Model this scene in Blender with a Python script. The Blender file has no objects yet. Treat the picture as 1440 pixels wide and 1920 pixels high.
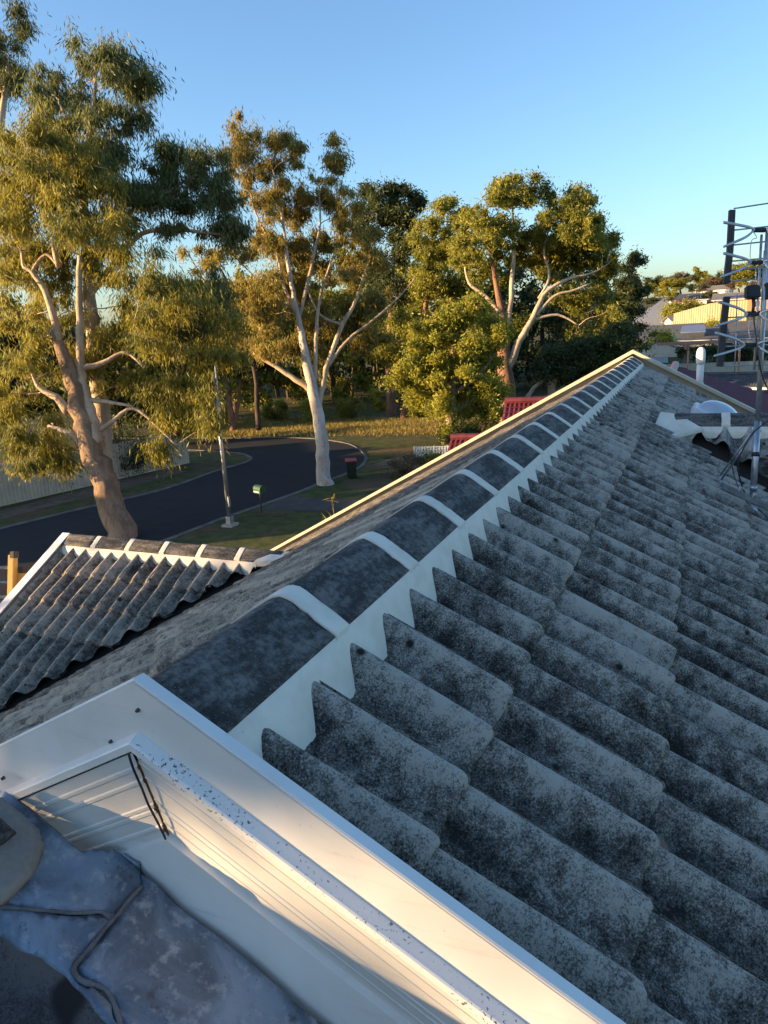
import bpy, bmesh, math, random
import numpy as np
from mathutils import Vector, Matrix

random.seed(7); RNG = np.random.default_rng(11)
SC = bpy.context.scene
COL = SC.collection
# ------------------------------------------------------------------ camera
CF, CYAW, CPITCH, CROLL = 1353.5883, -0.4163, 0.2504, -0.0565
CPOS = Vector((0.7413, 0.0, 0.5031))
_cy, _sy, _cp, _sp = math.cos(CYAW), math.sin(CYAW), math.cos(CPITCH), math.sin(CPITCH)
FWD = Vector((_sy*_cp, _cy*_cp, -_sp)); _r = Vector((_cy, -_sy, 0)); _u = _r.cross(FWD)
RGT = _r*math.cos(CROLL) + _u*math.sin(CROLL); UPV = -_r*math.sin(CROLL) + _u*math.cos(CROLL)
cam = bpy.data.cameras.new('camera'); camo = bpy.data.objects.new('camera', cam); COL.objects.link(camo)
camo.matrix_world = Matrix(((RGT.x, UPV.x, -FWD.x, CPOS.x), (RGT.y, UPV.y, -FWD.y, CPOS.y), (RGT.z, UPV.z, -FWD.z, CPOS.z), (0, 0, 0, 1)))
cam.sensor_fit = 'VERTICAL'; cam.sensor_height = 36; cam.lens = 36*CF/1920
cam.clip_start = 0.05; cam.clip_end = 3000
SC.camera = camo
# ------------------------------------------------------------------ world, sun, exposure
SUN_AZ, SUN_EL = math.radians(-125), math.radians(9.5)
w = bpy.data.worlds.new('World'); SC.world = w; w.use_nodes = True
_n = w.node_tree.nodes; _s = _n.new('ShaderNodeTexSky'); _s.sky_type = 'NISHITA'; _s.sun_disc = False
_s.sun_elevation = math.radians(9.5); _s.sun_rotation = SUN_AZ
_s.air_density = 1.0; _s.dust_density = 1.3; _s.ozone_density = 3.3
w.node_tree.links.new(_s.outputs[0], _n['Background'].inputs[0]); _n['Background'].inputs[1].default_value = 0.118
sl = bpy.data.lights.new('sun', 'SUN'); slo = bpy.data.objects.new('sun', sl); COL.objects.link(slo)
sl.energy = 5.0; sl.angle = math.radians(0.6); sl.color = (1.0, 0.66, 0.33)
SDIR = Vector((math.sin(SUN_AZ)*math.cos(SUN_EL), math.cos(SUN_AZ)*math.cos(SUN_EL), math.sin(SUN_EL)))
slo.rotation_euler = SDIR.to_track_quat('Z', 'Y').to_euler()
SC.view_settings.view_transform = 'Standard'; SC.view_settings.look = 'None'
SC.view_settings.gamma = 1; SC.view_settings.use_curve_mapping = False
SC.view_settings.exposure = 1.7
SC.cycles.max_bounces = 8; SC.cycles.transparent_max_bounces = 8

# ------------------------------------------------------------------ helpers
AL = 0.4941; SA, CA, TA = math.sin(AL), math.cos(AL), math.tan(AL)
GZ = -7.5
def ray(x, y): return FWD + RGT*((x-720)/CF) - UPV*((y-960)/CF)
def W(x, y, d): return CPOS + ray(x, y)*d            # a point seen at (x, y), d metres deep
def onplane(x, y, n, p):
    d = ray(x, y); n = Vector(n); return CPOS + d*((Vector(p)-CPOS).dot(n)/d.dot(n))
def gp(x, y, z=GZ): return onplane(x, y, (0, 0, 1), (0, 0, z))
def rsl(x, y, off=0): return onplane(x, y, (SA, 0, CA), (SA*off, 0, CA*off))
MPP = lambda px, d: px*d/CF                           # pixels of the photograph to metres

def link(o, parent=None):
    COL.objects.link(o)
    if parent is not None:
        o.parent = parent
        if 'home' in parent: o.matrix_parent_inverse = Matrix.Translation(-Vector(parent['home']))
    return o
def tag(o, label=None, cat=None, group=None, kind=None):
    if label: o['label'] = label
    if cat: o['category'] = cat
    if group: o['group'] = group
    if kind: o['kind'] = kind
    return o
def empty(name, label, cat, loc=(0, 0, 0), group=None):
    o = bpy.data.objects.new(name, None); COL.objects.link(o); o.location = loc
    o['home'] = list(loc); o.empty_display_size = 0.1
    return tag(o, label, cat, group)
def mesh(name, V, F, m=None, parent=None, smooth=False):
    me = bpy.data.meshes.new(name); me.from_pydata([tuple(v) for v in V], [], F); me.update()
    if smooth: me.polygons.foreach_set('use_smooth', [True]*len(me.polygons))
    if m: me.materials.append(m)
    return link(bpy.data.objects.new(name, me), parent)
def npmesh(name, V, F, m=None, parent=None, smooth=False, tint=None):
    me = bpy.data.meshes.new(name); nv, nf, k = len(V), len(F), F.shape[1]
    me.vertices.add(nv); me.vertices.foreach_set('co', np.ascontiguousarray(V, np.float32).ravel())
    me.loops.add(nf*k); me.loops.foreach_set('vertex_index', np.ascontiguousarray(F, np.int32).ravel())
    me.polygons.add(nf); me.polygons.foreach_set('loop_start', np.arange(0, nf*k, k, dtype=np.int32))
    if smooth: me.polygons.foreach_set('use_smooth', np.ones(nf, bool))
    me.update(calc_edges=True)
    if tint is not None:
        a = me.attributes.new('tint', 'FLOAT', 'POINT'); a.data.foreach_set('value', np.ascontiguousarray(tint, np.float32))
    if m: me.materials.append(m)
    return link(bpy.data.objects.new(name, me), parent)
class MB:
    def __init__(s): s.v = []; s.f = []
    def add(s, V, F):
        b = len(s.v); s.v += [tuple(v) for v in V]; s.f += [tuple(i+b for i in f) for f in F]; return s
    def box(s, c, size, M=None):
        x, y, z = [k/2 for k in size]
        V = [Vector((i*x, j*y, k*z)) for i in (-1, 1) for j in (-1, 1) for k in (-1, 1)]
        if M is not None: V = [M @ v for v in V]
        V = [v+Vector(c) for v in V]
        return s.add(V, [(0, 1, 3, 2), (4, 6, 7, 5), (0, 4, 5, 1), (2, 3, 7, 6), (0, 2, 6, 4), (1, 5, 7, 3)])
    def tube(s, P, R, n=8, caps=True):
        V, F = tube_vf(P, R, n, caps); return s.add(V, F)
    def quad(s, a, b, c, d): return s.add([a, b, c, d], [(0, 1, 2, 3)])
    def prism(s, poly, dz):                            # a flat outline (list of 3D points) given thickness dz (vector)
        n = len(poly); dz = Vector(dz); P = [Vector(p) for p in poly]
        return s.add(P+[p+dz for p in P], [tuple(range(n))[::-1], tuple(range(n, 2*n))]+[(i, (i+1) % n, n+(i+1) % n, n+i) for i in range(n)])
    def build(s, name, m, parent=None, smooth=False, bevel=0):
        o = mesh(name, s.v, s.f, m, parent, smooth)
        if bevel:
            b = bmesh.new(); b.from_mesh(o.data); bmesh.ops.remove_doubles(b, verts=b.verts, dist=1e-5)
            bmesh.ops.recalc_face_normals(b, faces=b.faces)
            bmesh.ops.bevel(b, geom=b.edges, offset=bevel, segments=2, affect='EDGES', clamp_overlap=True); b.to_mesh(o.data); b.free()
        return o
def tube_vf(P, R, n=8, caps=True):
    P = [Vector(p) for p in P]; V = []; F = []
    if not hasattr(R, '__len__'): R = [R]*len(P)
    up = None
    for i, p in enumerate(P):
        t = (P[min(i+1, len(P)-1)]-P[max(i-1, 0)])
        if t.length < 1e-9: t = Vector((0, 0, 1))
        t.normalize()
        if up is None: up = t.orthogonal().normalized()
        up = (up-t*up.dot(t))
        up = up.normalized() if up.length > 1e-6 else t.orthogonal().normalized()
        q = t.cross(up)
        for k in range(n):
            a = 2*math.pi*k/n; V.append(p+(up*math.cos(a)+q*math.sin(a))*R[i])
    for i in range(len(P)-1):
        for k in range(n):
            F.append((i*n+k, i*n+(k+1) % n, (i+1)*n+(k+1) % n, (i+1)*n+k))
    if caps: F.append(tuple(range(n))[::-1]); F.append(tuple((len(P)-1)*n+k for k in range(n)))
    return V, F
def smoothline(P, k=4):
    P = [Vector(p) for p in P]; out = []
    for i in range(len(P)-1):
        a, b, c, d = P[max(i-1, 0)], P[i], P[i+1], P[min(i+2, len(P)-1)]
        for j in range(k):
            t = j/k; out.append(0.5*((2*b)+(c-a)*t+(2*a-5*b+4*c-d)*t*t+(3*b-a-3*c+d)*t**3))
    out.append(P[-1]); return out

# ------------------------------------------------------------------ materials
class NT:
    def __init__(s, name):
        s.m = bpy.data.materials.new(name); s.m.use_nodes = True; s.t = s.m.node_tree; s.n = s.t.nodes
        s.p = s.n['Principled BSDF']; s.tc = None
    def new(s, typ, **kw):
        x = s.n.new('ShaderNode'+typ)
        for k, v in kw.items(): setattr(x, k, v)
        return x
    def set(s, sock, v):
        if isinstance(v, bpy.types.NodeSocket): s.t.links.new(v, sock)
        elif isinstance(v, (tuple, list)) and len(v) == 3 and sock.type == 'RGBA': sock.default_value = (*v, 1)
        else: sock.default_value = v
    def coord(s, rnd=True):
        if s.tc is None:
            tc = s.new('TexCoord').outputs['Object']
            if rnd:
                oi = s.new('ObjectInfo').outputs['Random']
                mu = s.math('MULTIPLY', oi, 37.0); a = s.new('VectorMath', operation='ADD'); s.set(a.inputs[0], tc); s.set(a.inputs[1], mu); tc = a.outputs[0]
            s.tc = tc
        return s.tc
    def noise(s, scale, detail=4, rough=.55, vec=None, dist=0):
        x = s.new('TexNoise'); s.set(x.inputs['Vector'], vec or s.coord()); x.inputs['Scale'].default_value = scale
        x.inputs['Detail'].default_value = detail; x.inputs['Roughness'].default_value = rough; x.inputs['Distortion'].default_value = dist
        return x.outputs['Fac']
    def voro(s, scale, feature='F1', out='Distance'):
        x = s.new('TexVoronoi', feature=feature); s.set(x.inputs['Vector'], s.coord()); x.inputs['Scale'].default_value = scale; return x.outputs[out]
    def math(s, op, a, b=0.0, c=None, clamp=False):
        x = s.new('Math', operation=op, use_clamp=clamp); s.set(x.inputs[0], a); s.set(x.inputs[1], b)
        if c is not None: s.set(x.inputs[2], c)
        return x.outputs[0]
    def ramp(s, f, a, b): 
        x = s.new('MapRange', interpolation_type='SMOOTHSTEP'); s.set(x.inputs[0], f); x.inputs[1].default_value = a; x.inputs[2].default_value = b; return x.outputs[0]
    def mix(s, f, a, b):
        x = s.new('Mix', data_type='RGBA'); s.set(x.inputs[0], f); s.set(x.inputs[6], a); s.set(x.inputs[7], b); return x.outputs[2]
    def scalevec(s, v, sc):
        x = s.new('VectorMath', operation='MULTIPLY'); s.set(x.inputs[0], v); x.inputs[1].default_value = sc; return x.outputs[0]
    def bump(s, h, strength=.4, dist=.003):
        x = s.new('Bump'); s.set(x.inputs['Height'], h); x.inputs['Strength'].default_value = strength; x.inputs['Distance'].default_value = dist
        s.t.links.new(x.outputs[0], s.p.inputs['Normal'])
    def out(s, col=None, rough=None, metal=None, spec=None):
        if col is not None: s.set(s.p.inputs['Base Color'], col)
        if rough is not None: s.set(s.p.inputs['Roughness'], rough)
        if metal is not None: s.set(s.p.inputs['Metallic'], metal)
        if spec is not None: s.set(s.p.inputs['Specular IOR Level'], spec)
        return s.m
def simple(name, col, rough=.6, metal=0, var=.15, scale=8, bump=0, dark=None, spec=.4):
    t = NT(name); f = t.noise(scale, 6); f2 = t.noise(scale*9, 4)
    d = dark or tuple(c*(1-var) for c in col); l = tuple(min(1, c*(1+var*.5)) for c in col)
    c = t.mix(t.ramp(t.math('ADD', t.math('MULTIPLY', f, .7), t.math('MULTIPLY', f2, .3)), .35, .65), d, l)
    if bump: t.bump(f2, .5, bump)
    return t.out(c, rough, metal, spec)
def tile_material(name, dark, mid, light, wear_shade=.0, bias=0.0, bumpd=.004):
    t = NT(name)
    sp = t.noise(190, 8, .78); pt = t.noise(11, 4, .6); fine = t.noise(330, 4, .7); big = t.noise(3.2, 2)
    oi = t.new('ObjectInfo').outputs['Random']
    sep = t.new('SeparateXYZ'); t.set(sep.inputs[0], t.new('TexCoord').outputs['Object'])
    z = t.math('MULTIPLY', sep.outputs[2], wear_shade)           # lichen on the roll tops, plus roll shading painted into the colour
    f = t.math('ADD', t.math('ADD', t.math('MULTIPLY', t.math('ADD', sp, .05), 1.38), t.math('MULTIPLY', t.math('ADD', t.noise(34, 5, .7), -.5), .9)), t.math('MULTIPLY', t.math('ADD', pt, -.13), .80))
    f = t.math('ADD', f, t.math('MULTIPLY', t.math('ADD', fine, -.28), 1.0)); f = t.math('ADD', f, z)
    f = t.math('ADD', f, t.math('MULTIPLY', big, .35)); f = t.math('ADD', f, t.math('MULTIPLY', t.math('ADD', oi, -.3), .22))
    f = t.math('ADD', f, bias)
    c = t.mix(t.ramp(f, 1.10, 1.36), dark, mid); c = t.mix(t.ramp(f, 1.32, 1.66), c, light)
    v = t.voro(9, 'SMOOTH_F1'); c = t.mix(t.ramp(v, .13, .05), c, dark)     # black lichen spots
    h = t.math('ADD', t.math('MULTIPLY', sp, .6), t.math('MULTIPLY', fine, .35)); t.bump(h, .75, bumpd)
    return t.out(c, .93, 0, .25)
M = {}
M['tile'] = tile_material('weathered_concrete', (.022, .020, .0175), (.115, .105, .09), (.40, .365, .31), wear_shade=4.8, bias=-.26)
M['tile_wing'] = tile_material('weathered_concrete_brown', (.036, .032, .028), (.135, .115, .092), (.44, .375, .285), wear_shade=4.0, bias=-.21)
M['tile_brown'] = tile_material('dark_brown_concrete', (.045, .036, .035), (.10, .083, .08), (.17, .15, .145), wear_shade=4, bias=-.1)
M['tile_far'] = tile_material('weathered_concrete_far', (.022, .020, .0175), (.11, .10, .086), (.37, .338, .287), wear_shade=0, bias=-.10)
M['wing_far'] = tile_material('weathered_concrete_brown_far', (.045, .039, .034), (.14, .122, .10), (.38, .325, .25), wear_shade=0, bias=-.17)
t = NT('charcoal_cap'); sp = t.noise(60, 8, .7); st = t.noise(26, 5, .6, vec=t.scalevec(t.coord(), (1.0, .22, 1)))
f = t.math('ADD', t.math('MULTIPLY', sp, .6), t.math('MULTIPLY', st, .6)); fine = t.noise(300, 3)
c = t.mix(t.ramp(f, .5, .76), (.038, .036, .034), (.17, .16, .148)); c = t.mix(t.ramp(fine, .60, .72), c, (.19, .187, .18))
t.bump(t.math('ADD', sp, t.math('MULTIPLY', fine, .5)), .6, .003); M['cap'] = t.out(c, .9, 0, .25)
t = NT('cream_pointing'); f = t.noise(14, 5); g = t.noise(140, 5, .7)
c = t.mix(t.ramp(f, .3, .7), (.66, .60, .50), (.76, .70, .595)); c = t.mix(t.ramp(g, .66, .74), c, (.25, .235, .2)); t.bump(g, .5, .002); M['cream'] = t.out(c, .85, 0, .3)
t = NT('painted_metal'); f = t.noise(5, 5); g = t.noise(60, 6, .65); c = t.mix(t.ramp(f, .35, .7), (.64, .625, .59), (.72, .71, .68))
c = t.mix(t.ramp(g, .64, .78), c, (.5, .47, .43)); st_ = t.noise(9, 6, .7, vec=t.scalevec(t.coord(), (.5, 1, 6))); c = t.mix(t.math('MULTIPLY', t.ramp(st_, .55, .8), .5), c, (.42, .40, .36)); c = t.mix(t.ramp(t.noise(260, 3, .6), .73, .77), c, (.2, .18, .16)); t.bump(t.math('ADD', t.noise(6, 3), t.math('MULTIPLY', g, .05)), .35, .006); M['paint'] = t.out(c, t.math('ADD', .3, t.math('MULTIPLY', st_, .25)), 0, .5)
t = NT('painted_metal_dirty'); f = t.noise(9, 5); g = t.noise(170, 4, .65); c = t.mix(t.ramp(t.math('ADD', g, t.math('MULTIPLY', f, .35)), .77, .82), (.72, .72, .71), (.10, .10, .10)); M['paint_dirty'] = t.out(c, .35, 0, .5)
t = NT('lead_sheet'); f = t.noise(7, 6, .6, dist=.6); g = t.noise(40, 6, .65)
c = t.mix(t.ramp(f, .36, .62), (.075, .11, .155), (.21, .285, .37)); c = t.mix(t.math('MULTIPLY', t.ramp(g, .5, .7), .55), c, (.44, .48, .52)); c = t.mix(t.ramp(t.noise(16, 5, .7), .60, .68), c, (.075, .08, .085)); c = t.mix(t.ramp(t.noise(230, 3), .68, .74), c, (.05, .05, .05))
t.bump(t.math('ADD', f, t.math('MULTIPLY', g, .5)), .7, .008); M['lead'] = t.out(c, t.math('ADD', .40, t.math('MULTIPLY', g, .3)), .2, .5)
M['leadfold'] = simple('lead_fold_sealant', (.12, .125, .13), .6, .1, .4, 30, .002)
M['galv'] = simple('galvanised_steel', (.42, .44, .47), .38, .8, .25, 22)
M['alu'] = simple('dull_aluminium', (.50, .50, .51), .4, .7, .2, 25)
M['blackp'] = simple('black_plastic', (.02, .02, .022), .45, 0, .2, 10)
M['darkbar'] = simple('dark_grey_bar', (.055, .052, .05), .6, .2, .2, 10)
M['barge_far'] = simple('cream_painted_barge', (.50, .43, .30), .55, 0, .12, 5)
M['screw'] = simple('screw_steel', (.10, .09, .08), .5, .5, .3, 30)
M['white'] = simple('white_paint', (.74, .73, .70), .5, 0, .1, 5)
M['dark'] = simple('dark_timber', (.03, .026, .022), .9, 0, .3, 10)  # dark timber of the decks under the tiles
M['brickwall'] = simple('brown_brick', (.25, .16, .11), .85, 0, .3, 20)
M['render'] = simple('pale_render', (.55, .50, .42), .85, 0, .12, 2)
M['fence'] = simple('cream_steel_fence', (.52, .49, .40), .5, 0, .12, 1.5)
M['fence_y'] = simple('yellow_cream_fence', (.30, .26, .15), .6, 0, .12, 1.5)
M['orangebrick'] = simple('orange_brick', (.42, .20, .10), .8, 0, .25, 6)
M['maroon'] = simple('maroon_tile', (.12, .022, .026), .42, 0, .35, 5, .002, spec=.5)
M['roofgrey'] = simple('slate_grey_roof', (.075, .08, .09), .7, 0, .3, 3)
M['rooflight'] = simple('pale_grey_roof', (.16, .15, .145), .7, 0, .25, 3)
M['teal'] = simple('teal_steel_roof', (.05, .12, .11), .5, 0, .2, 3)
M['fibreglass'] = simple('orange_fibreglass', (.62, .36, .10), .5, 0, .15, 14)
M['concrete'] = simple('pale_concrete', (.30, .29, .27), .85, 0, .25, 4)
M['bingreen'] = simple('dark_green_plastic', (.012, .03, .018), .5, 0, .2, 6)
M['binred'] = simple('red_plastic_lid', (.38, .03, .025), .45, 0, .15, 6)
M['boxgreen'] = simple('green_letterbox_paint', (.02, .07, .04), .45, 0, .2, 6)
M['pinkwood'] = simple('pink_stained_timber', (.42, .22, .16), .8, 0, .2, 8)
M['glass'] = simple('window_glass', (.03, .035, .04), .08, 0, .1, 1, spec=.8)
M['dome'] = simple('frosted_dome', (.42, .46, .52), .12, 0, .06, 4, spec=.8)
M['redpaint'] = simple('red_car_paint', (.35, .03, .03), .3, 0, .05, 3, spec=.6)
M['carwhite'] = simple('white_car_paint', (.75, .75, .74), .3, 0, .05, 3, spec=.6)
def leaf_material(name, a, b, c, trans=.42):
    t = NT(name); at = t.new('Attribute', attribute_name='tint').outputs['Fac']
    big = t.noise(.55, 3, .5, vec=t.new('TexCoord').outputs['Object'])
    f = t.math('ADD', t.math('MULTIPLY', at, .7), t.math('MULTIPLY', t.ramp(big, .35, .65), .3))
    col = t.mix(t.ramp(f, .15, .62), a, b); col = t.mix(t.ramp(at, .82, .98), col, c)
    t.out(col, .5, 0, .35)
    tr = t.new('BsdfTranslucent'); t.set(tr.inputs[0], col); mx = t.new('MixShader'); mx.inputs[0].default_value = trans
    t.t.links.new(t.p.outputs[0], mx.inputs[1]); t.t.links.new(tr.outputs[0], mx.inputs[2])
    t.t.links.new(mx.outputs[0], t.n['Material Output'].inputs[0]); return t.m
M['leaf_gum'] = leaf_material('gum_leaf', (.10, .115, .022), (.31, .275, .045), (.42, .35, .09), .5)
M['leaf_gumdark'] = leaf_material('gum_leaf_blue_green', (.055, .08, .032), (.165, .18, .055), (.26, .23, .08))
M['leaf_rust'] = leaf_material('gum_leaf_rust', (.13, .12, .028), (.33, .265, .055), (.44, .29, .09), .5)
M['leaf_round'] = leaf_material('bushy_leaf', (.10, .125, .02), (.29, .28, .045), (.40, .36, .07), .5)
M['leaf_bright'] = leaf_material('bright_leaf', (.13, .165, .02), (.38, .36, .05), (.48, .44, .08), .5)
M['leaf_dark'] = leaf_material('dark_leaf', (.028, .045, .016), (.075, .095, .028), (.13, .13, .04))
M['leaf_yellow'] = leaf_material('yellow_leaf', (.14, .14, .015), (.32, .27, .03), (.4, .33, .05))
M['leaf_brown'] = leaf_material('brown_leaf', (.09, .07, .04), (.18, .13, .075), (.25, .17, .09))
M['leaf_grey'] = leaf_material('grey_leaf', (.09, .09, .05), (.17, .16, .09), (.24, .2, .11))
def bark(name, a, b, c, sc=3.0):
    t = NT(name); v = t.scalevec(t.new('TexCoord').outputs['Object'], (1, 1, .3))
    f = t.noise(sc, 6, .6, vec=v, dist=.5); g = t.noise(sc*7, 6, .65, vec=v)
    col = t.mix(t.ramp(f, .4, .6), a, b); col = t.mix(t.ramp(g, .55, .7), col, c); t.bump(t.math('ADD', f, g), .8, .04)
    return t.out(col, .9, 0, .2)
M['bark_brown'] = bark('rough_brown_bark', (.31, .215, .14), (.20, .135, .088), (.09, .06, .042), 3.5)
M['bark_pale'] = bark('pale_gum_bark', (.58, .53, .46), (.42, .37, .32), (.19, .14, .11), 1.6)
M['bark_cream'] = bark('cream_limb_bark', (.50, .40, .29), (.38, .28, .19), (.22, .15, .1), 2.0)
M['bark_red'] = bark('reddish_bark', (.24, .13, .085), (.17, .09, .06), (.08, .05, .04), 2.0)
M['bark_dark'] = bark('dark_bark', (.09, .06, .045), (.055, .04, .03), (.03, .024, .02), 2.0)
# ground
M['kerb'] = simple('weathered_kerb_concrete', (.13, .125, .115), .9, 0, .35, 2)
M['drive'] = simple('old_driveway', (.06, .06, .055), .9, 0, .3, 1.2)
t = NT('lawn'); wc = t.new('TexCoord').outputs['Object']
a = t.noise(.35, 5, .6, vec=wc); b = t.noise(2.2, 6, .65, vec=wc); d = t.noise(24, 5, .7, vec=wc)
c = t.mix(t.ramp(b, .35, .65), (.045, .06, .022), (.085, .10, .034)); c = t.mix(t.ramp(t.math('ADD', a, t.math('MULTIPLY', b, .25)), .60, .74), c, (.115, .085, .05))
c = t.mix(t.ramp(d, .58, .75), c, (.14, .125, .06)); t.bump(t.math('ADD', d, b), .8, .05); M['grass'] = t.out(c, .95, 0, .15)
t = NT('asphalt'); b = t.noise(1.2, 5, .6); d = t.noise(60, 4, .7); c = t.mix(t.ramp(b, .3, .7), (.008, .0085, .011), (.014, .0145, .018)); c = t.mix(t.ramp(d, .6, .75), c, (.026, .026, .03)); t.bump(d, .5, .006); M['asphalt'] = t.out(c, .85, 0, .3)
M['dirt'] = simple('bare_dirt', (.13, .095, .065), .95, 0, .35, 2, .01)
M['drygrass_sunlit'] = leaf_material('dry_sunlit_grass', (.16, .14, .03), (.36, .28, .08), (.45, .34, .11))  # dry grass, its yellow also standing in for sunlight on the strip

# ================================================================== THE GROUND
def smooth(a, b, x):
    t = np.clip((x-a)/(b-a), 0, 1); return t*t*(3-2*t)
def terrain_z(x, y):
    x = np.asarray(x, float); y = np.asarray(y, float); d = np.hypot(x, y)
    az = np.arctan2(x, y)
    side = smooth(-.42, -.25, az)
    rise = smooth(95, 205, d)*8.5 + smooth(190, 330, d)*5.0 + smooth(320, 900, d)*5
    return GZ + rise*(.35+.65*side)
_N = 150; _g = np.linspace(-1, 1, _N); _g = np.sign(_g)*(np.abs(_g)**2.2)*1500
X, Y = np.meshgrid(_g, _g+30); Z = terrain_z(X, Y); V = np.stack([X, Y, Z], -1).reshape(-1, 3)
I = np.arange(_N*_N).reshape(_N, _N); F = np.stack([I[:-1, :-1], I[:-1, 1:], I[1:, 1:], I[1:, :-1]], -1).reshape(-1, 4)
tag(npmesh('ground', V, F, M['grass'], smooth=True), kind='structure')
def flat_poly(name, px, m, dz, kind='structure'):
    P = [gp(*p) if len(p) == 2 else Vector((p[0], p[1], GZ)) for p in px]
    P = [Vector((p.x, p.y, GZ+dz)) for p in P]
    b = bmesh.new(); f = b.faces.new([b.verts.new(p) for p in P]); bmesh.ops.recalc_face_normals(b, faces=b.faces)
    if b.faces[:][0].normal.z < 0: bmesh.ops.reverse_faces(b, faces=b.faces)
    me = bpy.data.meshes.new(name); b.to_mesh(me); b.free(); me.materials.append(m)
    return tag(link(bpy.data.objects.new(name, me)), kind=kind)
near_edge = [(300, 1018), (420, 972), (550, 927), (592, 910), (633, 895), (664, 882), (683, 868), (683, 851), (656, 833), (600, 824), (533, 821), (437, 822), (330, 822), (200, 822)]
far_edge = [(200, 838), (300, 842), (380, 845), (430, 848), (458, 852), (470, 860), (455, 869), (400, 885), (300, 920), (150, 955), (0, 992)]
P0, P1 = gp(300, 1018), gp(420, 972); ext = P0+(P0-P1).normalized()*30
Q0, Q1 = gp(0, 992), gp(150, 955); ext2 = Q0+(Q0-Q1).normalized()*30
flat_poly('road', near_edge+far_edge+[(ext2.x, ext2.y, 0), (ext.x, ext.y, 0)], M['asphalt'], .012)
def kerb(name, pts, wdt=.16, h=.06):
    P = smoothline([Vector((p.x, p.y, GZ)) for p in pts], 3); mb = MB()
    for i in range(len(P)-1):
        a, b = P[i], P[i+1]; s = (b-a).normalized().cross(Vector((0, 0, 1)))*wdt/2; u = Vector((0, 0, h))
        mb.add([a-s, a-s+u, a+s*1.6+u*.4, a+s*1.6, b-s, b-s+u, b+s*1.6+u*.4, b+s*1.6], [(0, 4, 5, 1), (1, 5, 6, 2), (2, 6, 7, 3)])
    return tag(mb.build(name, M['kerb']), kind='structure')
kerb('kerb', [ext2]+[gp(*p) for p in far_edge[::-1]])
kerb('kerb', [ext]+[gp(*p) for p in near_edge])
flat_poly('driveway', [(486, 956), (545, 930), (600, 934), (680, 938), (740, 950), (640, 956), (560, 958)], M['drive'], .008)
flat_poly('path', [(430, 812), (520, 806), (640, 803), (760, 806), (800, 812), (700, 817), (560, 816)], M['dirt'], .006)
flat_poly('path', [(700, 870), (760, 852), (840, 850), (900, 862), (830, 880), (740, 884)], M['dirt'], .006)
flat_poly('path', [(0, 975), (100, 948), (260, 908), (350, 884), (330, 878), (200, 905), (0, 958)], M['dirt'], .006)

# ================================================================== THE HOUSE
HR = Vector((0, 0, 0))
house = empty('house', 'two storey house with weathered grey concrete tile roof and cream pointed ridge', 'house', (0, 5, GZ))
P_, G_ = .325, .3408               # cover width and gauge of the tiles
def prof(x, H=.056):
    d = ((x-.018+.08125) % .1625)-.08125; a = abs(d)
    return H*(math.cos(min(a/.060, 1)*math.pi)*.5+.5)**.86 if a < .060 else 0.0
def tile_mesh(name, m, seed, nx=40, ln=.42, H=.056):
    rnd = random.Random(seed); ph = [rnd.uniform(0, 6.28) for _ in range(4)]
    rows = [(-0.0, 0, 0), (.14, 0, 0), (.30, 0, 0), (ln-.022, 0, 0), (ln-.009, -.003, 0), (ln-.002, -.010, .002), (ln, -.020, .004)]
    V = []; F = []
    for j, (yy, dz, _) in enumerate(rows):
        lift = .024*yy/ln
        for i in range(nx+1):
            x = P_*i/nx; h = prof(x, H); k = i/nx
            step = .0055*smooth(.90, 1.0, k) if k > .9 else 0
            z = h+lift+step+dz*(.6+.4*h/H)+.0011*math.sin(x*60+ph[0]+yy*9)+.0009*math.sin(yy*37+ph[1])
            y2 = yy+(.0018*math.sin(x*95+ph[2])+.0012*math.sin(x*230+ph[3]) if j >= 4 else 0)
            V.append((x, y2, z))
    n = nx+1
    for j in range(len(rows)-1):
        for i in range(nx): F.append((j*n+i, j*n+i+1, (j+1)*n+i+1, (j+1)*n+i))
    b0 = len(V)
    for i in range(n): x, y, z = V[(len(rows)-1)*n+i]; V.append((x, y-.002, z-.024))
    for i in range(nx): F.append(((len(rows)-1)*n+i, (len(rows)-1)*n+i+1, b0+i+1, b0+i))
    b1 = len(V)                                       # the long edge of the upper lap
    for j in range(len(rows)): x, y, z = V[j*n+nx]; V.append((x, y, z-.012))
    for j in range(len(rows)-1): F.append((j*n+nx, b1+j, b1+j+1, (j+1)*n+nx))
    me = bpy.data.meshes.new(name); me.from_pydata(V, [], F); me.update()
    me.polygons.foreach_set('use_smooth', [f_ < (len(rows)-1)*nx for f_ in range(len(F))]); me.materials.append(m); return me
def frame(O, A, D):
    A = Vector(A).normalized(); D = Vector(D).normalized(); N = A.cross(D)
    return Matrix(((A.x, D.x, N.x, O[0]), (A.y, D.y, N.y, O[1]), (A.z, D.z, N.z, O[2]), (0, 0, 0, 1)))
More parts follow.
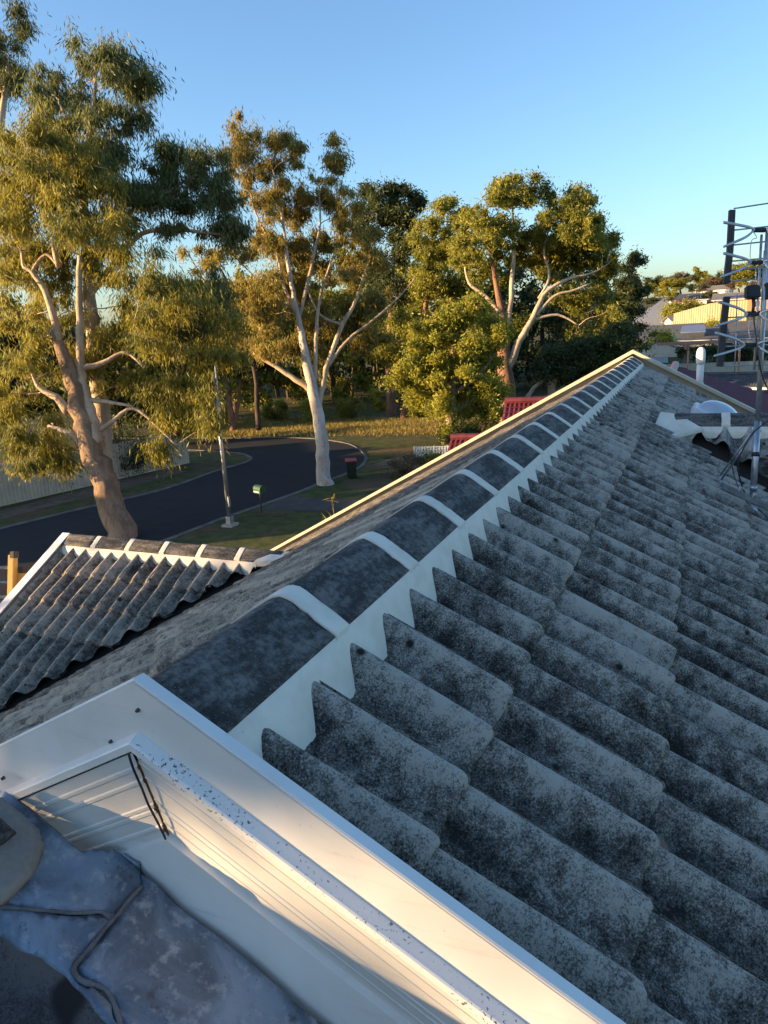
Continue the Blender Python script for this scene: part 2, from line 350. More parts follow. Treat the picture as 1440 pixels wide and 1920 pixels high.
def lay_tiles(parent, FR, meshes, cols, rows, u1, clips=(), x0=0, gap=G_, single=lambda c, r: True, name='roof_tile', rnd=random.Random(3)):
    """tiles on a slope: FR has x along the eave, y down the slope; row r has its tail at u1 + r*gap"""
    far = MB(); nsing = 0
    for r in rows:
        for c in cols:
            T = FR @ Matrix.Translation((x0+c*P_, u1+r*gap-.42, 0)) @ Matrix.Translation((rnd.uniform(-.0012, .0012), rnd.uniform(-.004, .004), rnd.uniform(-.001, .0022))) @ Matrix.Rotation(rnd.uniform(-.004, .004), 4, 'Z') @ Matrix.Rotation(rnd.uniform(-.004, .004), 4, 'X')
            cor = [T @ Vector(q) for q in ((0, .06, .02), (P_, .06, .02), (0, .42, .02), (P_, .42, .02))]
            side = [[(q-Vector(p)).dot(Vector(n)) for q in cor] for p, n in clips]
            if any(max(s) < 0 for s in side): continue
            cut = any(min(s) < 0 for s in side)
            me = meshes[rnd.randrange(len(meshes))]
            if cut:
                b = bmesh.new(); b.from_mesh(me)
                Ti = T.inverted()
                for p, n in clips:
                    bmesh.ops.bisect_plane(b, geom=b.verts[:]+b.edges[:]+b.faces[:], plane_co=Ti @ Vector(p), plane_no=(Ti.to_3x3() @ Vector(n)).normalized(), clear_inner=True)
                if not b.faces: b.free(); continue
                me = bpy.data.meshes.new(name); b.to_mesh(me); b.free(); me.materials.append(meshes[0].materials[0])
            if single(c, r):
                o = bpy.data.objects.new(name, me); o.matrix_world = T; nsing += 1
                COL.objects.link(o); o.parent = parent; o.matrix_parent_inverse = Matrix.Translation(-Vector(parent['home']))
            else:
                b0 = len(far.v); Vv = [T @ v.co for v in me.vertices]
                far.v += [tuple(v) for v in Vv]; far.f += [tuple(b0+i for i in p.vertices) for p in me.polygons]
    return far, nsing
def stuff_tiles(far, m, parent, name='distant_roof_tiles'):
    if far.v:
        o = mesh(name, far.v, far.f, m, parent, True); o['kind'] = 'stuff'
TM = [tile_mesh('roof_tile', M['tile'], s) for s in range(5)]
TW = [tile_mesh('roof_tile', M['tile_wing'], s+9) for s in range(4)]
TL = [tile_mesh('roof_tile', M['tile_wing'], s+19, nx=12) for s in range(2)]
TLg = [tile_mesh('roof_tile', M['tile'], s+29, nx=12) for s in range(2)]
YN, YF = .7600, 9.30
# --- sarking decks under the tiles (a slope is a part, its tiles are sub-parts)
def slope(name, P, label=None, m=None):
    o = mesh(name, P, [(0, 1, 2, 3)], m or M['dark'], house); o['home'] = list(house['home']); 
    if label: o['label'] = label
    return o
def sub(parent):                                     # a sub-part hangs from a part whose own frame is the world's
    return parent
EX = 5.35
def pt(x, y, off=0, s=1): return Vector((s*x+s*SA*off, y, -x*TA+CA*off))
def mkslope(name, s, off=-.10):
    return slope(name, [pt(0.02, YN, off, s), pt(0.02, YF, off, s), pt(EX, YF, off, s), pt(EX, YN, off, s)])
right = mkslope('right_slope', 1); left = mkslope('left_slope', -1)
for o in (right, left): o['home'] = [0, 0, 0]
# right slope: x runs towards the camera so that the laps face away from it
TBASE = -.093
joint0 = .86+.1625+.018                               # world y of a lap joint
FRr = frame((SA*TBASE, joint0+P_*26, CA*TBASE), (0, -1, 0), (CA, 0, -SA))
def clipset(*a): return list(a)
clR = [((0, YN, 0), (0, 1, 0)), ((0, YF, 0), (0, -1, 0)), ((.10, 0, 0), (1, 0, 0))]
far, n1 = lay_tiles(right, FRr, TM, range(0, 28), range(0, 5), .4894, clR, single=lambda c, r: True)
far2, _ = lay_tiles(right, FRr, TLg, range(0, 28), range(5, 17), .4894, clR, single=lambda c, r: False)
stuff_tiles(far2, M['tile_far'], right)
FRl = frame((-SA*TBASE, joint0-P_*1, CA*TBASE), (0, 1, 0), (-CA, 0, -SA))
clL = [((0, YN, 0), (0, 1, 0)), ((0, YF, 0), (0, -1, 0)), ((-.10, 0, 0), (-1, 0, 0))]
far, n2 = lay_tiles(left, FRl, TL, range(0, 28), range(0, 17), .4894, clL, single=lambda c, r: r < 9 and c < 10)
stuff_tiles(far, M['wing_far'], left)
# --- wings
WY, WZ, WXL, WXJ = 5.16, -1.404, -5.05, -2.60
wing = slope('left_wing_slope', [Vector((WXL+.03, WY, WZ-.07)), Vector((WXJ, WY, WZ-.07)), Vector((WXJ-2.5, WY-2.5, WZ-.07-2.5*TA)), Vector((WXL+.03, WY-2.45, WZ-.07-2.45*TA))]); wing['home'] = [0, 0, 0]
FRw = frame((WXL+.05+P_*8, WY, WZ), (-1, 0, 0), (0, -CA, -SA))
clW = [((WXL+.05, 0, 0), (1, 0, 0)), ((WXJ-.07, WY, 0), (-1, 1, 0))]
FRw = frame((WXL+.05+P_*8, WY, WZ-.035), (-1, 0, 0), (0, -CA, -SA))
far, n3 = lay_tiles(wing, FRw, TW, range(0, 8), range(0, 9), .44, clW+[((0, WY-.09, 0), (0, -1, 0))])
wingb = slope('left_wing_rear_slope', [Vector((WXL+.03, WY, WZ-.07)), Vector((WXJ, WY, WZ-.03)), Vector((WXJ-2.5, WY+2.5, WZ-.03-2.5*TA)), Vector((WXL+.03, WY+2.5, WZ-.03-2.5*TA))], m=M['wing_far']); wingb['home'] = [0, 0, 0]
# right wing (its ridge just above the main slope, its near face towards us)
RY, RZ, RXJ = 5.78, -.29, .49
rw = slope('right_wing_slope', [Vector((RXJ+.1, RY, RZ-.08)), Vector((4.4, RY, RZ-.08)), Vector((4.4, RY-3.6, RZ-.08-3.6*TA)), Vector((RXJ+3.7, RY-3.6, RZ-.08-3.6*TA))]); rw['home'] = [0, 0, 0]
FRq = frame((RXJ+.13+P_*12, RY, RZ-.030), (-1, 0, 0), (0, -CA, -SA))
clQ = [((RXJ+.15, RY, 0), (1, 1, 0)), ((0, RY-.09, 0), (0, -1, 0))]
far, n4 = lay_tiles(rw, FRq, TM, range(0, 12), range(0, 8), .40, clQ, single=lambda c, r: c >= 7 and r < 5)
stuff_tiles(far, M['tile_far'], rw)
rwb = slope('right_wing_rear_slope', [Vector((RXJ, RY, RZ-.02)), Vector((4.4, RY, RZ-.02)), Vector((4.4, RY+3.4, RZ-.02-3.4*TA)), Vector((RXJ+3.4, RY+3.4, RZ-.02-3.4*TA))], m=M['tile_far']); rwb['home'] = [0, 0, 0]

# --- ridge caps and pointing
def cap_section(k, hw=.117, lift=0.0):
    x = -hw+2*hw*k; return x, -(math.sqrt(x*x+.022**2)-.022)*.735+lift
def cap_mesh(name, m, ln, hw=.117, lift=0, n=16, seed=0, rag=0.0, thick=.016):
    rnd = random.Random(seed); V = []; F = []; rows = 2 if rag == 0 else 2
    rows = 6
    for j in range(rows+1):
        for i in range(n+1):
            x, z = cap_section(i/n, hw, lift); e = 0
            if rag and j in (0, rows): e = rnd.uniform(-rag, rag)
            xe = rnd.uniform(-rag, rag)*.6 if rag and i in (0, n) else 0
            V.append((x+xe, ln*j/rows+e, z+(0 if rag == 0 else rnd.uniform(-.0006, .0006))))
    m1 = n+1
    for j in range(rows):
        for i in range(n): F.append((j*m1+i, j*m1+i+1, (j+1)*m1+i+1, (j+1)*m1+i))
    b = len(V); 
    ring = [i for i in range(m1)]+[j*m1+n for j in range(1, rows+1)]+[rows*m1+i for i in range(n-1, -1, -1)]+[j*m1 for j in range(rows-1, 0, -1)]
    for i in ring: x, y, z = V[i]; V.append((x, y, z-thick))
    L = len(ring)
    for q in range(L): F.append((ring[q], b+q, b+(q+1) % L, ring[(q+1) % L]))
    me = bpy.data.meshes.new(name); me.from_pydata(V, [], F); me.update()
    me.polygons.foreach_set('use_smooth', [i < rows*n for i in range(len(F))]); me.materials.append(m); return me
CAPM = [cap_mesh('ridge_cap', M['cap'], .40, seed=s) for s in range(3)]
BANDM = [cap_mesh('pointing_band', M['cream'], .058, hw=.121, lift=.003, seed=40+s, rag=.0022, thick=.010) for s in range(6)]
crnd = random.Random(5)
def ridge(O, A, n, first=None, ln=.4, tilt=.004, bands=True, parent=house, start_band=False, capm=None):
    A = Vector(A).normalized(); s = A.cross(Vector((0, 0, 1)))
    R = Matrix(((s.x, A.x, 0, 0), (s.y, A.y, 0, 0), (s.z, A.z, 1, 0), (0, 0, 0, 1)))
    for k in range(n):
        o = bpy.data.objects.new('ridge_cap', (capm or CAPM)[crnd.randrange(3)])
        o.matrix_world = Matrix.Translation(Vector(O)+A*(k*ln-(.012 if k == 0 else 0))+Vector((0, 0, crnd.uniform(-.0015, .002)))) @ R @ Matrix.Rotation(crnd.uniform(-.006, .006), 4, 'Z') @ Matrix.Scale(ln/.4, 4, (0, 1, 0))
        COL.objects.link(o); o.parent = parent; o.matrix_parent_inverse = Matrix.Translation(-Vector(house['home']))
        if bands and k < n-1:
            q = bpy.data.objects.new('pointing_band', BANDM[crnd.randrange(6)]); q.matrix_world = Matrix.Translation(Vector(O)+A*((k+1)*ln-.025)+Vector((0, 0, .001))) @ R @ Matrix.Rotation(crnd.uniform(-.012, .012), 4, 'Z')
            COL.objects.link(q); q.parent = parent; q.matrix_parent_inverse = Matrix.Translation(-Vector(house['home']))
ridge((0, 1.166-.4, 0), (0, 1, 0), 22, ln=.4, first=.754)
ridge((WXL+.02, WY, WZ+.06), (1, 0, 0), 6, ln=.418)
ridge((RXJ+.03, RY, RZ+.055), (1, 0, 0), 9, ln=.41)
def bedding(name, s, y0, y1, X, org=(0, 0, 0), base=TBASE, extra=.0, inner=.108, lift=0.0, seed=1, reach=.135, rx0=None, step=.006, tmax=9):
    """flexible pointing from under the caps down onto the rolls; X(a, side, z) maps (along, out, up) to the world"""
    rnd = random.Random(seed); n = int((y1-y0)/step); V = []; F = []; wob = 0
    for i in range(n+1):
        y = y0+i*step
        xx = (joint0-y) if rx0 is None else (rx0-y)
        h = prof(xx % .325)
        wob = wob*.8+rnd.uniform(-.0016, .0016)
        ph = (((xx-.018+.08125) % .1625)-.08125)/.08125      # -1..1 across a roll
        def surf(x, o): return -x*TA+(base+h+o)/CA
        zin = -(math.sqrt(inner**2+.022**2)-.022)*.735-.002+lift
        m1, z1 = inner+.010, zin-.008
        dx, dz = reach-m1, -reach*TA+(base+.053)/CA-z1            # one steep face from the caps down to the rolls
        te = (z1+m1*TA-(base+h+.002)/CA)/(-dz-dx*TA); te = min(te, tmax)*(1+.06*math.sin(y*31)+.04*math.sin(y*71+1)+wob*22)+rnd.uniform(-.07, .07)
        pts = [(inner-.03, zin+.012), (inner-.002, zin)]
        for q in (0, .35, .7, 1): pts.append((m1+dx*te*q+.0022*math.sin(q*3.1), z1+dz*te*q))
        xe = m1+dx*te; pts.append((xe+.004, max(surf(xe+.004, .0), z1+dz*te-.006))); pts.append((xe+.006, surf(xe+.006, -.008)))
        V += [X(y, s*x, z) for x, z in pts]
    k = 8
    for i in range(n):
        for j in range(k-1): F.append((i*k+j, i*k+j+1, (i+1)*k+j+1, (i+1)*k+j))
    return mesh(name, V, F, M['cream'], house, True)
bedding('mortar_bedding', 1, YN-.002, YF, lambda a, x, z: (x, a, z), tmax=2.35)
bedding('mortar_bedding', -1, YN+.01, YF, lambda a, x, z: (x, a, z), seed=2)
# wings: along = world x, out = towards the camera
bedding('mortar_bedding', 1, WXL+.05, WXJ-.12, lambda a, x, z: (a, WY-x, WZ+z), seed=3, lift=.052, rx0=WXL+.05+P_*8, base=-.031, tmax=2.0, reach=.138, inner=.112)
bedding('mortar_bedding', 1, RXJ+.16, 4.1, lambda a, x, z: (a, RY-x, RZ+z), seed=4, lift=.048, rx0=RXJ+.13+P_*12, base=-.026, tmax=1.55, reach=.142, inner=.112)
# the ends where the wings die into the main slope
def blob(name, P, m, dz, parent=house, sm=False):
    mb = MB(); mb.prism(P, dz); return mb.build(name, m, parent, sm, bevel=.006)
blob('mortar_end', [Vector((WXJ-.16, WY-.13, WZ-.015)), Vector((WXJ-.10, WY, WZ+.055)), Vector((WXJ+.16, WY+.02, WZ+.06)), Vector((WXJ+.10, WY-.12, WZ+.02))], M['cream'], (0, 0, -.05))
blob('mortar_end', [Vector((RXJ+.0, RY-.02, RZ+.075)), Vector((RXJ+.13, RY-.0, RZ+.05)), Vector((RXJ+.30, RY-.17, RZ-.03)), Vector((RXJ+.06, RY-.27, RZ-.085)), Vector((RXJ-.04, RY-.18, RZ-.03))], M['cream'], (.0, .0, -.03))

# --- near gable: profile swept down both rakes, mitred at the ridge
def rake(name, prof_yz, m, parent=house, xr=2.6, xl=-.40, smooth_=False, x_from=0, tipr=None, label=None):
    V = []; F = []; n = len(prof_yz)
    for i, x in enumerate((xl, x_from, xr)):
        if x is None: continue
        for y, z in prof_yz: V.append((x, y, z-abs(x)*TA))
    for i in range(len(V)//n-1):
        for j in range(n-1): F.append((i*n+j, i*n+j+1, (i+1)*n+j+1, (i+1)*n+j))
    o = mesh(name, V, F, m, parent, smooth_)
    if label: o['label'] = label
    return o
rake('barge_capping', [(.7585, -.03), (.7585, .019), (.7560, .0230), (.7365, .0240), (.7335, .0215), (.7335, .0175)], M['paint'])
rake('barge_board', [(.7325, .019), (.7290, -.0600)], M['paint'])
rake('barge_ledge', [(.7288, -.0595), (.7090, -.0655), (.7065, -.0680), (.7070, -.0800), (.7200, -.0850)], M['paint_dirty'], xl=0)
rake('barge_ledge', [(.7288, -.0595), (.7090, -.0655), (.7065, -.0680), (.7070, -.0800), (.7200, -.0850)], M['paint'], xr=0)
rake('shadow_gap', [(.7150, -.084), (.735, -.088)], M['paint'])
def ribbed(y0, z0, y1, z1, ribs, wid=.012, h=.006):
    P = [(y0, z0)]; n = Vector((0, y1-y0, z1-z0)); L = n.length; n.normalize(); o = Vector((0, -n.z, n.y)); o = -o if o.y > 0 else o
    for r in ribs:
        for t_, k in ((r-wid/2, 0), (r-wid/2+.003, 1), (r+wid/2-.003, 1), (r+wid/2, 0)):
            P.append((y0+n.y*t_+o.y*h*k, z0+n.z*t_+o.z*h*k))
    P.append((y1, z1)); return P
rake('gable_lining', ribbed(.7135, -.0850, .7585, -.265, (.030, .058, .112, .124, .160), wid=.012, h=.0018), M['paint'], xr=-.0035, xl=-.36, x_from=None)
rake('gable_lining', ribbed(.7150, -.0855, .7600, -.265, (.022, .052, .100, .118, .150), wid=.0045, h=.0016), M['paint'], xl=0)
rake('gable_board', [(.7595, -.262), (.7505, -.2655), (.7485, -.395), (.7600, -.420)], M['paint'], xl=-.16, xr=2.6)
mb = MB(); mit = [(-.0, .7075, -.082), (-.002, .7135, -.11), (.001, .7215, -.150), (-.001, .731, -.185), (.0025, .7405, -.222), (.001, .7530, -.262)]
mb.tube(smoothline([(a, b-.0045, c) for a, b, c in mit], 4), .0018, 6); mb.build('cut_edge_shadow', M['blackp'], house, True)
for q in ((258, 1332), (208, 1390), (6, 1459), (266, 1420), (293, 1515), (307, 1558)):
    yv = .7285 if q[1] < 1400 or q[0] > 1000 else .715 if q[1] < 1470 else .735 if q[1] < 1530 else .752
    p = onplane(*q, (0, 1, 0), (0, yv, 0)); mb = MB(); mb.tube([p+Vector((0, .002, 0)), p+Vector((0, -.003, .0))], [.0033, .0026], 10); mb.build('screw', M['screw'], house, True)
# --- far gable barges
rake('far_barge_capping', [(YF-.005, .035), (YF+.0, .075), (YF+.075, .080), (YF+.08, -.12)], M['barge_far'], xl=-EX-.1, xr=EX+.1)
rake('wall', [(YF-.30, -.16), (YF-.30, -6)], M['render'], xl=-EX+.4, xr=EX-.4) if 0 else None
mb = MB(); x = WXL                                     # left wing barge
for a, b in (((WY, WZ+.07), (WY-2.6, WZ+.07-2.6*TA)), ((WY, WZ+.07), (WY+2.6, WZ+.07-2.6*TA))):
    mb.prism([Vector((x-.06, a[0], a[1])), Vector((x+.035, a[0], a[1])), Vector((x+.035, b[0], b[1])), Vector((x-.06, b[0], b[1]))], (0, 0, -.012))
    mb.prism([Vector((x-.06, a[0], a[1]-.013)), Vector((x-.035, a[0], a[1]-.013)), Vector((x-.035, b[0], b[1]-.013)), Vector((x-.06, b[0], b[1]-.013))], (0, 0, -.19))
mb.build('wing_barge_capping', M['white'], house)
# --- walls, eaves gutters
mb = MB(); zt = -EX*TA+.15
mb.box((0, (YN+.5+YF-.35)/2+.0, (zt-.2+GZ)/2), (2*EX-1.1, YF-YN-.9, zt-.2-GZ)); mb.build('wall', M['brickwall'], house)
for y_ in (1.25, YF-.36):
    mb = MB(); mb.prism([Vector((-EX+.55, y_, zt-.21)), Vector((EX-.55, y_, zt-.21)), Vector((EX-.55, y_, -(EX-.55)*TA-.08)), Vector((0, y_, -.10)), Vector((-EX+.55, y_, -(EX-.55)*TA-.08))], (0, .1, 0)); mb.build('gable_wall', M['brickwall'], house)
for s in (-1, 1):
    mb = MB(); mb.box((s*(EX+.05), (YN+YF)/2, -EX*TA-.07), (.12, YF-YN, .11)); mb.build('gutter', M['white'], house, bevel=.01)
mb = MB(); mb.box((WXL+.75, WY, (WZ-2.3*TA+GZ)/2), (1.2, 4.2, WZ-2.3*TA-GZ)); mb.build('wing_wall', M['brickwall'], house)

# --- the neighbouring roof we stand on: lead flashing, mortar, dark tiles
LP = Vector((.085, .730, -.412)); LN = Vector((SA, 0, CA))
def np_(x, y, off=0): return onplane(x, y, LN, LP+LN*off)
low = mesh('lower_roof_slope', [Vector((-.6, .78, -.412+.685*TA-.14)), Vector((-.6, -2.2, -.412+.685*TA-.14)), Vector((3.4, -2.2, -.412-3.315*TA-.14)), Vector((3.4, .78, -.412-3.315*TA-.14))], [(0, 1, 2, 3)], M['dark'], house); low['home'] = [0, 0, 0]
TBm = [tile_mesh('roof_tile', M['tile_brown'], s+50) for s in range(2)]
lo = LP-Vector((0, 0, 0)); O_ = LP-LN*.090+Vector((CA, 0, -SA))*0
FRn = frame(tuple(O_+Vector((-CA, 0, SA))*.30+Vector((0, -.115, 0))), (0, -1, 0), (CA, 0, -SA))
farn, n5 = lay_tiles(low, FRn, TBm, range(0, 6), range(0, 4), .36, single=lambda c, r: True)
print('tiles', n1, n2, n3, n4, n5)
def lead_sheet(name, px, off, seed, amp=.006, m=None, fold=.004):
    """outline on the roof plane, filled with a dense grid and dressed unevenly"""
    P = [np_(*q, off) for q in px]; A = Vector((CA, 0, -SA)); B = Vector((0, 1, 0)); o = P[0]
    U = [((p-o).dot(A), (p-o).dot(B)) for p in P]
    b = bmesh.new(); f = b.faces.new([b.verts.new((u, v, 0)) for u, v in U])
    us = [u for u, v in U]; vs = [v for u, v in U]; st = .012
    for k in range(int((max(us)-min(us))/st)+1): bmesh.ops.bisect_plane(b, geom=b.verts[:]+b.edges[:]+b.faces[:], plane_co=(min(us)+k*st, 0, 0), plane_no=(1, 0, 0))
    for k in range(int((max(vs)-min(vs))/st)+1): bmesh.ops.bisect_plane(b, geom=b.verts[:]+b.edges[:]+b.faces[:], plane_co=(0, min(vs)+k*st, 0), plane_no=(0, 1, 0))
    bmesh.ops.recalc_face_normals(b, faces=b.faces)
    from mathutils import noise as mn
    for v in b.verts:
        p = Vector((v.co.x*9+seed, v.co.y*9, seed)); h = mn.noise(p)*amp+mn.noise(p*2.7)*amp*.45+mn.noise(p*6.3)*amp*.16
        if v.is_boundary: h -= fold
        q = o+A*v.co.x+B*v.co.y+LN*h; v.co = q
    bmesh.ops.recalc_face_normals(b, faces=b.faces)
    if sum((f.normal.dot(LN) for f in b.faces)) < 0: bmesh.ops.reverse_faces(b, faces=b.faces)
    for f in b.faces: f.smooth = True
    me = bpy.data.meshes.new(name); b.to_mesh(me); b.free(); me.materials.append(m or M['lead'])
    ob = link(bpy.data.objects.new(name, me), house)
    sd = ob.modifiers.new('thick', 'SOLIDIFY'); sd.thickness = .003; sd.offset = -1
    return ob
lead_sheet('lead_flashing', [(10, 1480), (60, 1510), (150, 1590), (215, 1590), (262, 1622), (268, 1660), (240, 1690), (215, 1722), (190, 1708), (140, 1712), (70, 1705), (-20, 1698), (-60, 1640), (-30, 1540)], .0, 1.3)
lead_sheet('lead_flashing', [(215, 1590), (262, 1622), (268, 1660), (240, 1690), (217, 1722), (175, 1770), (140, 1815), (160, 1838), (195, 1852), (215, 1880), (240, 1960), (640, 2000), (640, 1935), (585, 1900), (400, 1745)], .004, 4.1)
lead_sheet('lead_flashing', [(-40, 1695), (70, 1707), (140, 1714), (190, 1711), (213, 1724), (172, 1770), (137, 1813), (150, 1842), (185, 1858), (210, 1885), (232, 1950), (205, 1925), (165, 1880), (120, 1822), (80, 1790), (40, 1775), (-10, 1742)], .008, 7.7, amp=.011)
for pts, r in (([(-20, 1700), (70, 1706), (140, 1712), (190, 1710), (213, 1722), (240, 1690), (266, 1662)], .0032), ([(213, 1722), (175, 1770), (139, 1815), (155, 1840), (195, 1855), (214, 1885), (232, 1940)], .0036)):
    P = smoothline([np_(*q, .009) for q in pts], 5); mb = MB(); mb.tube(P, [r*(.75+.5*random.random()) for _ in P], 8); mb.build('lead_fold', M['leadfold'], house, True)
lead_sheet('mortar_patch', [(-60, 1480), (2, 1490), (28, 1506), (60, 1530), (82, 1560), (86, 1585), (70, 1625), (30, 1670), (-5, 1702), (-60, 1720)], .020, 9.2, amp=.005, m=simple('grey_mortar', (.25, .235, .205), .9, 0, .2, 14, .003), fold=.02)
lead_sheet('broken_cap', [(-50, 1500), (0, 1522), (34, 1552), (10, 1572), (-50, 1600)], .036, 3.3, amp=.004, m=M['cap'], fold=.012)

# ================================================================== TREES
def leaves_np(C_, R_, n, L, wd, droop, squash=.8, tint0=None, rng=RNG, shell=.35):
    """n leaves spread through puffs with centres C_ (k,3) and radii R_ (k)"""
    C_ = np.asarray(C_, float); R_ = np.asarray(R_, float); wgt = R_**2; wgt = wgt/wgt.sum()
    idx = rng.choice(len(C_), n, p=wgt); d = rng.normal(size=(n, 3)); d /= np.linalg.norm(d, axis=1, keepdims=True)
    an = (1+.28*rng.normal(size=(len(C_), 3)))[idx]; d = d*np.clip(an, .55, 1.6)
    r = (shell+(1-shell)*rng.random(n)**.7)*(1+.20*rng.normal(size=n)); r = np.clip(r, 0, 1.6); so_ = rng.random(n) < .6; r = np.where(so_, np.abs(rng.normal(size=n))*.78, np.clip(r, 0, 1.22)); r = np.clip(r, 0, 1.7)
    pos = C_[idx]+d*(R_[idx]*r)[:, None]*np.array([1, 1, squash])
    # fine clumping inside each puff: pull leaves towards sub-centres
    k = 7; sub_d = rng.normal(size=(len(C_), k, 3)); sub_d /= np.linalg.norm(sub_d, axis=2, keepdims=True)
    sub = C_[:, None]+sub_d*R_[:, None, None]*np.array([1, 1, squash])*.78
    j = rng.integers(0, k, n); pos = pos+(sub[idx, j]-pos)*(.38*rng.random(n)+.06)[:, None]
    a = rng.normal(size=(n, 3)); a /= np.linalg.norm(a, axis=1, keepdims=True); a = a*(1-droop)+np.array([0, 0, -1])*droop
    if droop > .4: a += d*np.array([.35, .35, 0])
    a /= np.linalg.norm(a, axis=1, keepdims=True)
    b = np.cross(a, rng.normal(size=(n, 3))); b /= np.linalg.norm(b, axis=1, keepdims=True)
    l = L*(.6+.8*rng.random(n)); q = wd*(.7+.6*rng.random(n))
    V = np.empty((n, 4, 3)); V[:, 0] = pos-a*l[:, None]/2; V[:, 1] = pos+b*q[:, None]/2; V[:, 2] = pos+a*l[:, None]/2; V[:, 3] = pos-b*q[:, None]/2
    pt_ = rng.random(len(C_)); t = .55*rng.random(n)+.45*pt_[idx] if tint0 is None else .5*rng.random(n)+.5*tint0[idx]
    return V.reshape(-1, 3), np.arange(4*n).reshape(n, 4), np.repeat(t, 4)
def grow(skel, puffs, mb, rng, bend=.12, tip=.012, thick=.017, rise=1.0, twigs=3):
    """branches from a skeleton of (point, radius) nodes out to every puff"""
    SP = [Vector(p) for p, r in skel]; SRr = [r for p, r in skel]
    order = sorted(range(len(puffs)), key=lambda i: min((Vector(puffs[i][0])-p).length for p in SP))
    arr = np.array([list(p) for p in SP]); rad = np.array(SRr)
    for i in order:
        c, R = puffs[i]; c = Vector(c); cc = np.array(c)
        dv = cc-arr; dist = np.linalg.norm(dv, axis=1); cost = dist+np.maximum(0, -dv[:, 2])*1.2*rise+np.where(rad < .03, .4, 0)
        k = int(cost.argmin()); s = Vector(arr[k]); L = (c-s).length
        if L < .15: continue
        r0 = min(rad[k]*.72, .018+thick*L); n = max(3, int(L/.5)+2); P = []; side = Vector(rng.normal(size=3)).normalized()
        for j in range(n+1):
            t = j/n; p = s.lerp(c, t)+side*math.sin(t*math.pi)*L*bend+Vector((0, 0, 1))*math.sin(t*math.pi)*L*.06*rise
            if 0 < j < n: p += Vector(rng.normal(size=3))*L*.02
            P.append(p)
        Rr = [r0+(tip-r0)*(j/n)**.8 for j in range(n+1)]
        mb.tube(P, Rr, 5 if r0 < .08 else 7, caps=False)
        arr = np.vstack([arr, [list(p) for p in P[1:]]]); rad = np.concatenate([rad, Rr[1:]])
        for _ in range(twigs):
            d = Vector(rng.normal(size=3)).normalized(); e = c+d*R*.9; m_ = c.lerp(e, .5)+Vector(rng.normal(size=3))*R*.12
            mb.tube([c, m_, e], [tip, tip*.7, tip*.4], 4, caps=False)
def puffs_from(ell, D, n, pr, rng, thickf=1.0, dz=0, clear=()):
    """ell: ellipses (cx, cy, rx, ry[, depth shift]) in photograph pixels; n puffs of pr = (min, max) px radius"""
    A = np.array([e[2]*e[3] for e in ell], float); A /= A.sum(); out = []
    for _ in range(n):
        e = ell[rng.choice(len(ell), p=A)]; a = rng.random()*2*math.pi; q = math.sqrt(rng.random())*.92
        r = rng.uniform(*pr); x = e[0]+(e[2]-r*.55)*q*math.cos(a); y = e[1]+(e[3]-r*.55)*q*math.sin(a)
        half = MPP(min(e[2], e[3])*1.5, D)*math.sqrt(max(.05, 1-q*q))*thickf
        sh = e[4] if len(e) > 4 else 0
        zz = rng.uniform(-half, half)
        for bx in clear:
            if bx[0]-r*.8 < x < bx[2]+r*.8 and bx[1]-r*.8 < y < bx[3]+r*.8: zz = abs(zz)*.7+bx[4]
        out.append((W(x, y, D+zz+sh+dz), MPP(r, D)*1.2))
    return out
def px_tree(name, label, D, trunks, ell, npf, pr, nleaf, leaf, mleaf, mbark, droop, group=None, bend=.12, thick=.013, squash=.85, thickf=1.0, seed=0, mlimb=None, twigs=3, rise=1.0, shell=.35, clear=()):
    rng = np.random.default_rng(seed+100); npf = int(npf*1.45); leaf = (leaf[0]*1.12, leaf[1]*1.25)
    base = W(trunks[0][0][0], trunks[0][0][1], D); root = empty(name, label, 'tree', (base.x, base.y, base.z), group)
    mb = MB(); mb2 = MB(); skel = []
    for ti, tr in enumerate(trunks):
        P = [W(q[0], q[1], D+(q[3] if len(q) > 3 else 0)) for q in tr]; Rr = [q[2] for q in tr]
        PS = smoothline(P, 4); RS = np.interp(np.linspace(0, len(P)-1, len(PS)), range(len(P)), Rr)
        PS = [p+Vector(rng.normal(size=3))*r*.10 for p, r in zip(PS, RS)]
        (mb if ti == 0 or mlimb is None else mb2).tube(PS, list(RS), 12 if ti == 0 else 8)
        for i, (p, r) in enumerate(zip(PS, RS)):
            if i > len(PS)*.35 or ti > 0: skel.append((p, float(r)))
    pf = puffs_from(ell, D, npf, pr, rng, thickf, clear=clear)
    grow(skel, pf, mb2 if mlimb else mb, rng, bend, thick=thick, twigs=twigs, rise=rise)
    mb.build('trunk', mbark, root, True)
    if mlimb: mb2.build('limbs', mlimb, root, True)
    V, F, t = leaves_np([list(p) for p, r in pf], [r for p, r in pf], nleaf, leaf[0], leaf[1], droop, squash, rng=rng, shell=shell)
    o = npmesh('crown', V, F, mleaf, root, tint=t); return root
D1 = 30.5
